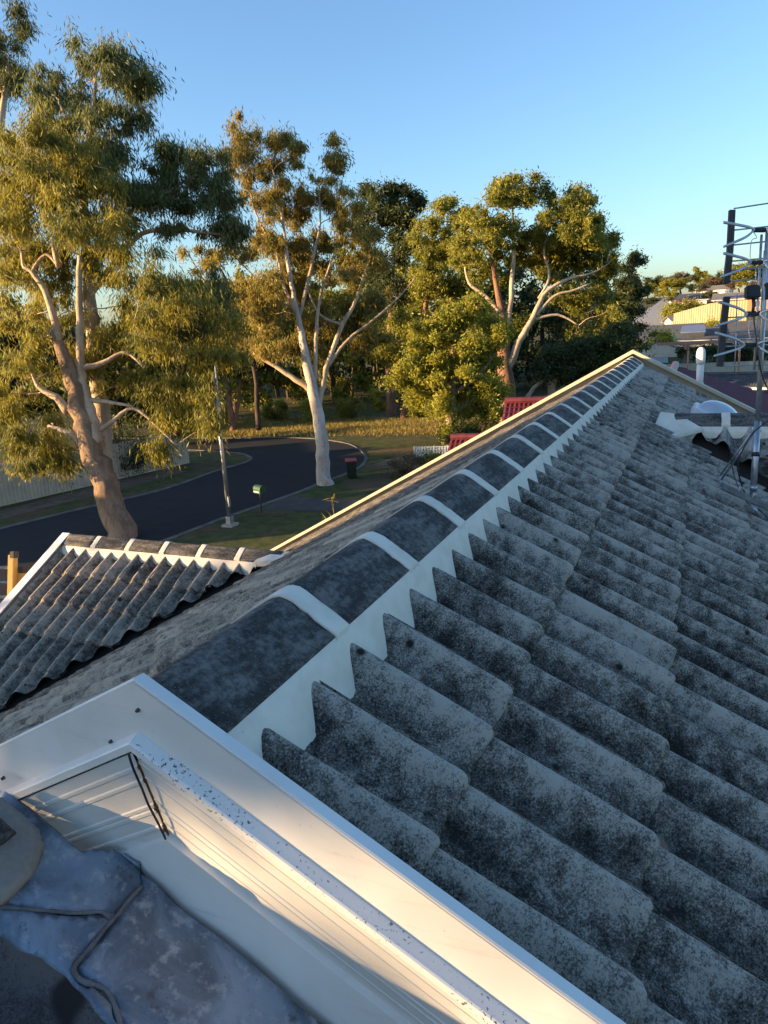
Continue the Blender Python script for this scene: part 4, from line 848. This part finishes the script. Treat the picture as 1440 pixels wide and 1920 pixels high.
# maroon roofed house left of the ridge
def roof_patch_house():
    c = W(985, 800, 25); a = math.radians(8)
    p = W(1010, 751, 25)      # a point on its ridge
    wall = 4.2; Wd = 8.0; rh = math.tan(.42)*Wd/2
    root = gable_house('house', 'neighbouring house with glossy maroon tiled roof just past the ridge to the left', (p.x+4.4, p.y, GZ), a, 10.0, Wd, p.z-GZ-rh, .42, 'brickwall', 'maroon', tiles=True, windows=((-1, -2, 2, 1.5, 1.2), (-1, 2, 2, 1.5, 1.2)), cat='house')
    return root
roof_patch_house()
p = W(890, 821, 24.5); gable_house('garage', 'low maroon tiled garage roof showing left of the ridge below the neighbouring house', (p.x+2.0, p.y, GZ), math.radians(8), 4.6, 4.4, p.z-GZ-math.tan(.42)*2.2, .42, 'brickwall', 'maroon', tiles=True, windows=((-1, 0, 1.4, 1.2, .9),), cat='garage')
# right hand side
p = W(1266, 689, 23); gable_house('house', 'maroon tiled house in shade beyond the far gable at right', (p.x, p.y-5.6, GZ), math.radians(90), 10.6, 11.0, p.z-GZ-math.tan(.34)*5.5, .34, 'brickwall', 'maroon', tiles=True, windows=((-1, 0, 2, 1.5, 1.2), (-1, 3, 2, 1.5, 1.2)))
p = W(1345, 705, 46); gable_house('garage', 'low grey tiled garage roof between the maroon roof and the back fence', (p.x+5.2, p.y, GZ), math.radians(-8), 13, 3.4, p.z-GZ-math.tan(.30)*1.7, .30, 'brickwall', 'roofgrey', tiles=True, cat='garage')
p = W(1236, 641, 110); gable_house('garden_shed', 'cream steel shed with a low gable front behind the far ridge end', (p.x, p.y+2.6, GZ), math.radians(90), 5.0, 5.2, p.z-GZ-math.tan(.40)*2.6, .40, 'fence', 'rooflight', over=.12, cat='shed')
p = W(1290, 630, 118); gable_house('garden_shed', 'teal roofed shed behind the cream shed', (p.x, p.y+3, GZ), math.radians(8), 8.0, 6.4, p.z-GZ-math.tan(.35)*3.2, .35, 'render', 'teal', over=.15, cat='shed')
def hill_house(name, lab, x, yr, D, L, Wd, pit, mw, mr, rz, win=()):
    q = W(x, yr, D); z = float(terrain_z(q.x, q.y)); wh = q.z-z-math.tan(pit)*Wd/2
    if wh < 2.3: z -= 2.3-wh; wh = 2.3
    win = [(s_, u, wh-1.3, ww, hh) for s_, u, zc, ww, hh in win]
    return gable_house(name, lab, (q.x, q.y, z), rz, L, Wd, wh, pit, mw, mr, windows=win, over=.5)
hill_house('house', 'long dark slate roofed house below the yellow fence', 1345, 606, 122, 24, 13, .34, 'render', 'roofgrey', math.radians(-6), ((-1, -7, 1.5, 2.2, 1.2), (-1, 2, 1.5, 2, 1.2), (-1, 8, 1.5, 2, 1.2)))
q = W(1300, 611, 119); 
mb = MB(); mb.prism([Vector((q.x-1.7, q.y, q.z)), Vector((q.x+1.7, q.y, q.z)), Vector((q.x+1.9, q.y-3, q.z-1.0)), Vector((q.x-1.9, q.y-3, q.z-1.0))], (0, 0, .15)); tag(mb.build('solar_panel', M['galv']), 'pale blue solar panel lying on the long dark slate roof', 'solar panel')
hill_house('house', 'white walled house with slate roof on the far hillside', 1290, 552, 205, 9, 8, .36, 'white', 'roofgrey', .12, ((-1, -3, 1.5, 1.6, 1.2), (-1, 2.5, 1.5, 1.6, 1.2)))
hill_house('house', 'orange brick house with pale grey roof behind the aerial', 1440, 546, 150, 20, 8, .28, 'orangebrick', 'rooflight', -.05, ((-1, -7, 1.6, 1.6, 1.3), (-1, -2, 1.6, 1.2, 1.2), (-1, 4, 1.6, 1.6, 1.3)))
hill_house('house', 'white rendered house low beside the far road at the tree edge', 1218, 582, 190, 10, 7, .3, 'white', 'roofgrey', .5, ((-1, 0, 1.5, 1.4, 1.1),))
hill_house('house', 'small pale gabled outbuilding at the left end of the yellow fence', 1286, 592, 134, 6, 5, .3, 'fence', 'rooflight', .35, ((-1, 0, 1.4, 1.2, 1.0),))
hill_house('house', 'pale house roof glimpsed between brown hillside trees', 1345, 536, 270, 10, 8, .35, 'white', 'rooflight', -.2, ((-1, 0, 1.5, 1.6, 1.2),))
# far road and cars
def strip(name, px_d, wdt, m, dz=.05):
    P = [W(x, y, D) for x, y, D in px_d]; P = [Vector((p.x, p.y, 0)) for p in P]; P = smoothline(P, 6); V = []; F = []
    for i, p in enumerate(P):
        t_ = (P[min(i+1, len(P)-1)]-P[max(0, i-1)]).normalized(); s = Vector((-t_.y, t_.x, 0))*wdt/2
        for q in (p-s, p, p+s): V.append((q.x, q.y, float(terrain_z(q.x, q.y))+dz))
    for i in range(len(P)-1): F += [(3*i, 3*i+1, 3*i+4, 3*i+3), (3*i+1, 3*i+2, 3*i+5, 3*i+4)]
    return tag(mesh(name, V, F, m), kind='structure')
strip('far_road', [(1205, 660, 105), (1212, 640, 125), (1218, 622, 150), (1232, 608, 180), (1250, 596, 215), (1262, 585, 260)], 7, M['concrete'], .12)
def car(label, x, y, D, m, rz):
    p = W(x, y, D); z = float(terrain_z(p.x, p.y))+.14; root = empty('parked_car', label, 'car', (p.x, p.y, z)); root.rotation_euler = (0, 0, rz)
    def L_(mb, nm, mm, pa=root, bv=0): o = mb.build(nm, mm, bevel=bv); o.parent = pa; return o
    mb = MB(); mb.prism([Vector(q) for q in ((-2.2, -.85, .3), (-2.2, -.85, .85), (-1.5, -.85, .98), (-1.0, -.75, 1.42), (.5, -.75, 1.45), (1.1, -.85, .98), (2.15, -.85, .85), (2.2, -.85, .3))], (0, 1.7, 0)); L_(mb, 'body', m, bv=.05)
    mb = MB(); mb.prism([Vector(q) for q in ((-1.35, -.87, 1.0), (-.92, -.78, 1.36), (.45, -.78, 1.38), (.95, -.87, 1.0))], (0, 1.74, 0)); L_(mb, 'windows', M['glass'])
    for sx in (-1.35, 1.35):
        for sy in (-.8, .8): mb = MB(); mb.tube([(sx, sy-.1, .32), (sx, sy+.1, .32)], .32, 12); L_(mb, 'wheel', M['blackp'])
car('red car parked by the white walled hillside house', 1274, 581, 195, M['redpaint'], .3)
car('white car parked in front of the white walled hillside house', 1296, 580, 190, M['carwhite'], .2)

# ================================================================== FENCES
def steel_fence(name, label, pts, h, m, step=.1, pan=2.4, posts=True, group=None, zf=None):
    root = empty(name, label, 'fence', tuple(pts[0]), group)
    for a, b in zip(pts[:-1], pts[1:]):
        a, b = Vector(a), Vector(b); L = (b-a).length; n = max(1, round(L/pan)); t_ = (b-a)/L; s = Vector((-t_.y, t_.x, 0)).normalized()
        for i in range(n):
            p = a.lerp(b, i/n); q = a.lerp(b, (i+1)/n); l = (q-p).length; k = max(2, int(l/step)); V = []; F = []
            for j in range(k*4+1):
                o = s*(.028 if (j % 4) in (1, 2) else -.028); r = p.lerp(q, j/(k*4)); V += [r+o, r+o+Vector((0, 0, h))]
            for j in range(k*4): F.append((2*j, 2*j+2, 2*j+3, 2*j+1))
            mesh('fence_panel', V, F, m, root)
            if posts:
                mb = MB(); mb.box(p+Vector((0, 0, h/2+.02)), (.07, .07, h+.05)); mb.build('fence_post', m, root)
        for zz in (h+.005, .03):
            mb = MB(); mb.prism([a+s*.03+Vector((0, 0, zz-.025)), a-s*.03+Vector((0, 0, zz-.025)), b-s*.03+Vector((0, 0, zz-.025)), b+s*.03+Vector((0, 0, zz-.025))], (0, 0, .05)); mb.build('fence_rail', m, root)
    return root
f0, f1 = gp(0, 950), gp(355, 868); dirf = (f0-f1).normalized()
steel_fence('steel_fence', 'long cream ribbed steel fence across the road behind the large gum', [tuple(f0+dirf*16), tuple(f1)], 2.1, M['fence'], step=.2)
g0, g1 = gp(778, 868), gp(858, 866); steel_fence('steel_fence', 'short pale ribbed fence with rounded top beside the brown shrub', [tuple(g0), tuple(g1)], .95, M['white'], step=.16)
h0, h1 = gp(1215, 709), gp(1500, 700); steel_fence('steel_fence', 'cream ribbed back fence behind the maroon roof with a patch of sun', [tuple(h0), tuple(h1)], 1.6, M['fence'], step=.25)
y0_, y1_ = W(1262, 612, 130), W(1400, 588, 121); zb = float(terrain_z(y0_.x, y0_.y)); steel_fence('boundary_fence', 'sunlit yellow cream fence rising up the hill behind the long slate roof', [(y0_.x, y0_.y, y0_.z-2), (W(1330, 594, 125).x, W(1330, 594, 125).y, W(1330, 594, 125).z-2), (y1_.x, y1_.y, y1_.z-2)], 4.2, M['fence_y'], step=.4, pan=4)
for i, (x, y, D, R, ml, lab) in enumerate(((1232, 618, 112, 3.2, 'leaf_bright', 'round bright green bush beside the far road'), (1262, 588, 150, 3.0, 'leaf_bright', 'small bright bush at the upper left end of the yellow fence'), (1288, 588, 152, 3.0, 'leaf_rust', 'rusty green hedge bush above the yellow fence'), (1312, 586, 150, 2.6, 'leaf_bright', 'green bush right of the rusty hedge bush'), (1345, 608, 122, 2.6, 'leaf_bright', 'green bush in front of the yellow fence'), (1205, 690, 60, 1.8, 'leaf_dark', 'dark shrub beside the cream garden shed'))):
    shrub('shrub', lab, 'shrub', (x, y), D, R, 5000, (.3, .16), M[ml], 1.1, 40+i)
# shadowy hedge behind the back fence
q0 = gp(1272, 700); rng = np.random.default_rng(8); hd = empty('hedge', 'dark shaded hedge rising behind the cream back fence', 'hedge', (q0.x, q0.y, GZ)); pf = []
for i in range(80):
    x = rng.uniform(1272, 1520); y = rng.uniform(654, 700); pf.append((W(x, y, 94+rng.uniform(-1.5, 1.5)), 1.1))
V, F, t_ = leaves_np([list(p) for p, r in pf], [r for p, r in pf], 26000, .3, .15, .2, rng=rng); npmesh('foliage', V, F, M['leaf_dark'], hd, tint=t_)
qa, qb = W(1272, 690, 95), W(1500, 690, 95); mb = MB()
for k in range(9):
    c_ = qa.lerp(qb, (k+.5)/9); mb.tube([(c_.x, c_.y, GZ), (c_.x+.2, c_.y, GZ+1.5), (c_.x, c_.y, GZ+3)], [.12, .1, .05], 6)
mb.build('stem', M['bark_dark'], hd)
# pergola
D = 70; pg = W(1290, 700, D); root = empty('pergola', 'pink stained timber pergola beam on a single post beyond the vent pipe', 'pergola', (pg.x, pg.y, pg.z))
mb = MB(); pA = W(1291, 645, D); mb.box((pA.x, pA.y, (pA.z+GZ)/2), (.20, .20, pA.z-GZ)); mb.build('post', M['pinkwood'], root)
A, B = W(1232, 643, D-1), W(1392, 635, D+1.4); mb = MB(); mb.prism([A, B, B+Vector((0, .2, 0)), A+Vector((0, .2, 0))], (0, 0, -.28)); mb.build('beam', M['pinkwood'], root)
mb = MB(); mb.tube([W(1284, 646, D), W(1286, 656, D)], [.22, .08], 6); mb.build('bracket', M['pinkwood'], root)
mb = MB(); pB = W(1388, 640, D+1.3); mb.box((pB.x, pB.y, (pB.z+GZ)/2), (.20, .20, pB.z-GZ)); mb.build('post', M['pinkwood'], root)

# ================================================================== STREET FURNITURE
b = gp(660, 896); root = empty('wheelie_bin', 'dark green wheelie bin with red lid on the verge beside the road end', 'bin', tuple(b)); root.rotation_euler = (0, 0, .5)
def rl(mb, nm, m, bevel=0, sm=False): o = mb.build(nm, m, None, sm, bevel); o.parent = root; return o
mb = MB(); mb.add([(-.24, -.27, .06), (.24, -.27, .06), (.24, .27, .06), (-.24, .27, .06), (-.29, -.34, .98), (.29, -.34, .98), (.29, .36, .98), (-.29, .36, .98)], [(0, 3, 2, 1), (4, 5, 6, 7), (0, 1, 5, 4), (1, 2, 6, 5), (2, 3, 7, 6), (3, 0, 4, 7)]); rl(mb, 'body', M['bingreen'], .02)
mb = MB(); mb.prism([Vector((-.31, -.38, 1.0)), Vector((-.31, .2, 1.07)), Vector((-.31, .40, 1.05)), Vector((-.31, .40, .99)), Vector((-.31, -.38, .96))], (.62, 0, 0)); rl(mb, 'lid', M['binred'], .015)
mb = MB(); mb.tube([(-.25, .42, 1.0), (.25, .42, 1.0)], .018, 8); rl(mb, 'handle', M['bingreen'])
for s in (-.25, .25): mb = MB(); mb.tube([(s-.03, .3, .1), (s+.03, .3, .1)], .1, 14); rl(mb, 'wheel', M['blackp'])
b = gp(491, 962); root = empty('letterbox', 'green letterbox with curved top on a thin post by the road', 'letterbox', tuple(b)); root.rotation_euler = (0, 0, -.4)
mb = MB(); mb.tube([(0, 0, 0), (0, 0, 1.0)], .03, 8); rl(mb, 'post', M['blackp'])
mb = MB(); n = 10; Rr = .17; V = [Vector((-.27, -Rr, 0))]+[Vector((-.27, -math.cos(math.pi*k/n)*Rr, .2+math.sin(math.pi*k/n)*Rr)) for k in range(n+1)]+[Vector((-.27, Rr, 0))]
mb.prism([v+Vector((0, 0, .96)) for v in V], (.54, 0, 0)); rl(mb, 'box', M['boxgreen'])
mb = MB(); mb.box((0, -.18, 1.04), (.40, .03, .05)); rl(mb, 'slot', M['white'])
b = gp(432, 986); root = empty('street_pole', 'grey steel street pole on a square concrete foot in the lawn', 'pole', tuple(b))
tp = W(399, 690, 31.5); 
mb = MB(); mb.tube([(0, 0, .1), (0, 0, 3.2), (0, 0, 6.6)], [.10, .085, .06], 10); rl(mb, 'pole', M['galv'], 0, True)
mb = MB(); mb.box((0, 0, .05), (.55, .55, .12)); rl(mb, 'foot', M['concrete'], .01)
mb = MB(); mb.box((0, 0, .25), (.26, .26, .35)); rl(mb, 'base_collar', M['galv'], .01)
mb = MB(); mb.box((.09, -.02, 1.1), (.05, .14, .45)); rl(mb, 'access_door', M['galv'])
mb = MB(); mb.tube([(.13, -.02, 4.2), (.14, -.02, 6.9)], .03, 8); rl(mb, 'conduit', M['galv'])

# ================================================================== ON THE ROOF
# ladder at the left gable
D = 7.4; up = (W(28, 1038, D)-W(4, 1180, D-.25)); up = Vector((up.x*.3, .28, 1)).normalized(); top = W(27, 1040, D)
root = empty('ladder', 'orange fibreglass extension ladder leaning at the left gable of the small roof', 'ladder', tuple(top-up*7))
side = Vector((-1, -.35, 0)).normalized(); fw = side.cross(up).normalized()
Mx = lambda c: Matrix(((side.x, fw.x, up.x), (side.y, fw.y, up.y), (side.z, fw.z, up.z)))
for off, dn, sec in ((Vector((0, 0, 0)), 0, 0), (fw*.085-up*.16-side*.04, .16, 1)):
    for k in (0, 1):
        a = top+off+side*(.42*k); c = a-up*3.4; mb = MB()
        mb.box(c, (.028, .078, 6.8), Mx(0)); mb.box(c+fw*.035+side*(.018 if k == 0 else -.018), (.05, .010, 6.8), Mx(0)); mb.box(c-fw*.035+side*(.018 if k == 0 else -.018), (.05, .010, 6.8), Mx(0)); s_ = mb.build('stile', M['fibreglass'], root)
        cp = MB(); cp.box(a+up*.0, (.05, .092, .07), Mx(0)); cp.build('end_cap', M['darkbar'], root, bevel=.006)
    for r in range(20):
        p = top+off-up*(.13+.30*r); mb = MB(); mb.tube([p-side*.01, p+side*.43], .017, 10); mb.build('rung', M['galv'], root, True)
# vent pipe
b = rsl(1311, 727, -.03); root = empty('vent_pipe', 'white plastic vent pipe with a lit cowl beside the far gable', 'vent pipe', tuple(b))
mb = MB(); mb.tube([b-Vector((0, 0, .08)), b+Vector((0.0, 0, .30))], .042, 14); mb.build('pipe', M['white'], root, True)
mb = MB(); mb.tube([b+Vector((0, 0, -.06)), b+Vector((0, 0, .055))], [.085, .05], 14); mb.build('flashing', M['galv'], root, True)
mb = MB(); mb.tube([b+Vector((0, 0, z)) for z in (.29, .32, .37, .43, .465, .49)], [.048, .054, .056, .052, .044, .02], 14); mb.build('cowl', M['white'], root, True)
# dome skylight behind the right wing
b = rsl(1340, 800, 0); N = Vector((SA, 0, CA)); b = rsl(1342, 790, .0); root = empty('skylight', 'glossy white dome skylight just behind the small right wing ridge', 'skylight', tuple(b))
A = Vector((CA, 0, -SA)); B = Vector((0, 1, 0)); V = []; F = []; nx, ny = 18, 10
for j in range(ny+1):
    for i in range(nx):
        th = 2*math.pi*i/nx; ph = math.pi/2*j/ny; V.append(b+(A*math.cos(th)*.20+B*math.sin(th)*.20)*math.cos(ph)+N*(math.sin(ph)*.13+.045))
for j in range(ny):
    for i in range(nx): F.append((j*nx+i, j*nx+(i+1) % nx, (j+1)*nx+(i+1) % nx, (j+1)*nx+i))
mesh('dome', V, F, M['dome'], root, True)
R3 = Matrix(((A.x, B.x, N.x), (A.y, B.y, N.y), (A.z, B.z, N.z))); mb = MB(); mb.box(b+N*.0, (.46, .46, .11), R3); mb.build('curb', M['white'], root, bevel=.01)
mb = MB(); mb.box(b-N*.055, (.8, .8, .02), R3); mb.build('flashing', M['galv'], root)
# roof aerial
DA = 4.05; root = empty('tv_aerial', 'metal television aerial with dark reflector bars and pale V shaped elements on a mast', 'aerial', tuple(W(1412, 932, DA)))
def tb(name, P, r, m, n=8, sm=True, cv=False): 
    mb = MB(); P = [W(*q) if len(q) == 3 else Vector(q) for q in P]; mb.tube(smoothline(P, 5) if cv else P, r, n); return mb.build(name, m, root, sm)
tb('mast', [(1411, 938, 4.12), (1421, 790, 4.10)], .0175, M['galv'], 14); tb('mast', [(1420, 806, 4.10), (1437, 470, 4.06)], .0145, M['galv'], 14)
for y_, r_ in ((806, .0205), (778, .0165), (852, .022), (915, .021)): 
    x_ = 1411+(938-y_)*.0665; tb('clamp', [(x_, y_+4, 4.11), (x_+.4, y_-4, 4.11)], r_, M['blackp'] if y_ in (778, 852) else M['galv'], 14)
tb('boom', [(1424, 694, 4.0), (1431, 560, 3.99), (1439, 428, 3.98)], .0095, M['alu'], 8); tb('boom', [(1414, 694, 4.0), (1421, 560, 3.99), (1428, 440, 3.98)], .007, M['alu'], 8)
def bar(P, w_, t_):
    mb = MB(); P = [W(*q) for q in P]; s = RGT*w_/2; f_ = FWD*t_
    for a, b_ in zip(P[:-1], P[1:]): mb.add([a-s, a+s, b_+s, b_-s, a-s+f_, a+s+f_, b_+s+f_, b_-s+f_], [(0, 1, 2, 3), (7, 6, 5, 4), (0, 4, 5, 1), (1, 5, 6, 2), (2, 6, 7, 3), (3, 7, 4, 0)])
    return mb.build('reflector_bar', M['darkbar'], root)
bar([(1374, 393, 4.16), (1370, 470, 4.16), (1363, 530, 4.16)], .034, .02); bar([(1364, 556, 4.16), (1359, 600, 4.16), (1356, 630, 4.16), (1351, 686, 4.16)], .036, .02)
for y1, y2, x1 in ((391, 378, 1376), (432, 424, 1372), (460, 452, 1370), (490, 485, 1368), (507, 503, 1366), (527, 524, 1364), (557, 553, 1362), (596, 594, 1358), (623, 623, 1354), (650, 650, 1352), (687, 688, 1350)):
    tb('reflector_rod', [(x1, y1, 4.18), (1500, y2-6, 4.22)], .0044, M['galv'], 6)
tb('reflector_rod', [(1382, 552, 4.19), (1380, 640, 4.19), (1377, 704, 4.19)], .0032, M['galv'], 6)
for ax, ay, t1, t2 in ((1414, 430, (1357, 416), (1357, 463)), (1408, 491, (1357, 474), (1351, 520)), (1401, 588, (1347, 565), (1343, 611)), (1396, 646, (1341, 623), (1339, 668))):
    for s in (1, -1):
        tips = [t1, t2] if s == 1 else [(2*ax-t1[0]+20, t1[1]+8), (2*ax-t2[0]+20, t2[1]+6)]; a0 = ax if s == 1 else ax+24
        for o_ in (0, 3.2):
            i1, i2 = [((ax if s == 1 else ax+24)+(q[0]-(ax if s == 1 else ax+24))*.30, ay+(q[1]-ay)*f_) for q, f_ in ((tips[0], .48), (tips[1], .48))]
            tb('dipole', [(tips[0][0], tips[0][1]+o_*.6, 3.90), (i1[0], i1[1]+o_*.5, 3.94), (a0-2*s, ay-2+o_*.3, 3.96), (a0-2*s, ay+3, 3.96), (i2[0], i2[1]-o_*.4, 3.94), (tips[1][0], tips[1][1]-o_*.3, 3.90)], .0054, M['alu'], 7, cv=True)
    mb = MB(); mb.prism([W(ax-1, ay-3, 3.97), W(ax+24, ay-3.5, 3.97), W(ax+24, ay+3, 3.97), W(ax-1, ay+3, 3.97)], FWD*.025); mb.build('insulator', M['blackp'], root, bevel=.002)
tb('phasing_line', [(1410, 432, 3.98), (1419, 446, 3.98), (1409, 452, 3.98), (1407, 490, 3.98), (1417, 506, 3.98), (1416, 530, 3.99)], .0022, M['galv'], 5, cv=True)
tb('phasing_line', [(1415, 560, 3.98), (1405, 600, 3.98), (1405, 630, 3.98), (1412, 640, 3.98), (1402, 650, 3.98)], .0022, M['galv'], 5, cv=True)
mb = MB(); mb.prism([W(1402, 534, 3.95), W(1426, 533, 3.95), W(1428, 557, 3.95), W(1402, 558, 3.95)], FWD*.045); mb.build('balun_box', M['blackp'], root, bevel=.006)
tb('cable_boot', [(1413, 557, 3.97), (1413, 573, 3.97), (1412, 585, 3.97)], [.010, .009, .006], M['blackp'], 8)
mb = MB(); mb.box(W(1440, 546, 4.0), (.06, .05, .09)); mb.build('second_balun', M['blackp'], root, bevel=.006)
tb('cable', [(1412, 583, 3.97), (1416, 620, 3.96), (1421, 660, 3.95), (1428, 700, 3.97), (1438, 726, 4.0), (1452, 750, 4.05)], .0038, M['blackp'], 7, cv=True)
tb('cable', [(1450, 782, 4.05), (1432, 795, 4.03), (1412, 812, 4.0), (1394, 840, 4.0), (1383, 870, 4.02), (1388, 900, 4.05), (1398, 926, 4.08), (1420, 945, 4.06), (1452, 960, 4.0)], .0042, M['blackp'], 7, cv=True)
tb('cable', [(1370, 835, 4.3), (1372, 870, 4.2), (1381, 905, 4.12), (1399, 940, 4.05), (1425, 958, 4.0), (1455, 985, 3.95)], .0026, M['blackp'], 6, cv=True)
tb('strut', [(1352, 900, 4.30), (1420, 803, 4.10)], .0055, M['galv'], 6); tb('strut', [(1349, 893, 4.32), (1418, 800, 4.12)], .0050, M['galv'], 6); tb('strut', [(1348, 890, 4.32), (1352, 912, 4.30)], .0045, M['galv'], 6)
a_, b_ = rsl(1349, 915, .03), rsl(1452, 962, .03); dd = (b_-a_).normalized(); n_ = Vector((SA, 0, CA)); ss = n_.cross(dd).normalized()
mb = MB(); mb.prism([a_-ss*.022, b_-ss*.022, b_+ss*.022, a_+ss*.022], n_*.006); mb.prism([a_-ss*.022, b_-ss*.022, b_-ss*.018, a_-ss*.018], n_*.03); mb.prism([a_+ss*.018, b_+ss*.018, b_+ss*.022, a_+ss*.022], n_*.03); mb.build('base_rail', M['galv'], root)
for t__ in (.3, .55): 
    c_ = a_.lerp(b_, t__)+n_*.02; mb = MB(); mb.tube([c_, c_+n_*.035], .008, 8); mb.tube([c_+n_*.022, c_+n_*.03], .014, 8); mb.build('bolt', M['galv'], root)
mb = MB(); f1_, f2_ = rsl(1402, 930, .03), rsl(1415, 958, .02); mb.prism([f1_-dd*.015, f1_+dd*.015, f2_+dd*.02, f2_-dd*.01], n_*.005); mb.build('foot', M['galv'], root)
# remove prototypes left at the origin
for r in HT+[BT]:
    for c in list(r.children): bpy.data.objects.remove(c)
    bpy.data.objects.remove(r)
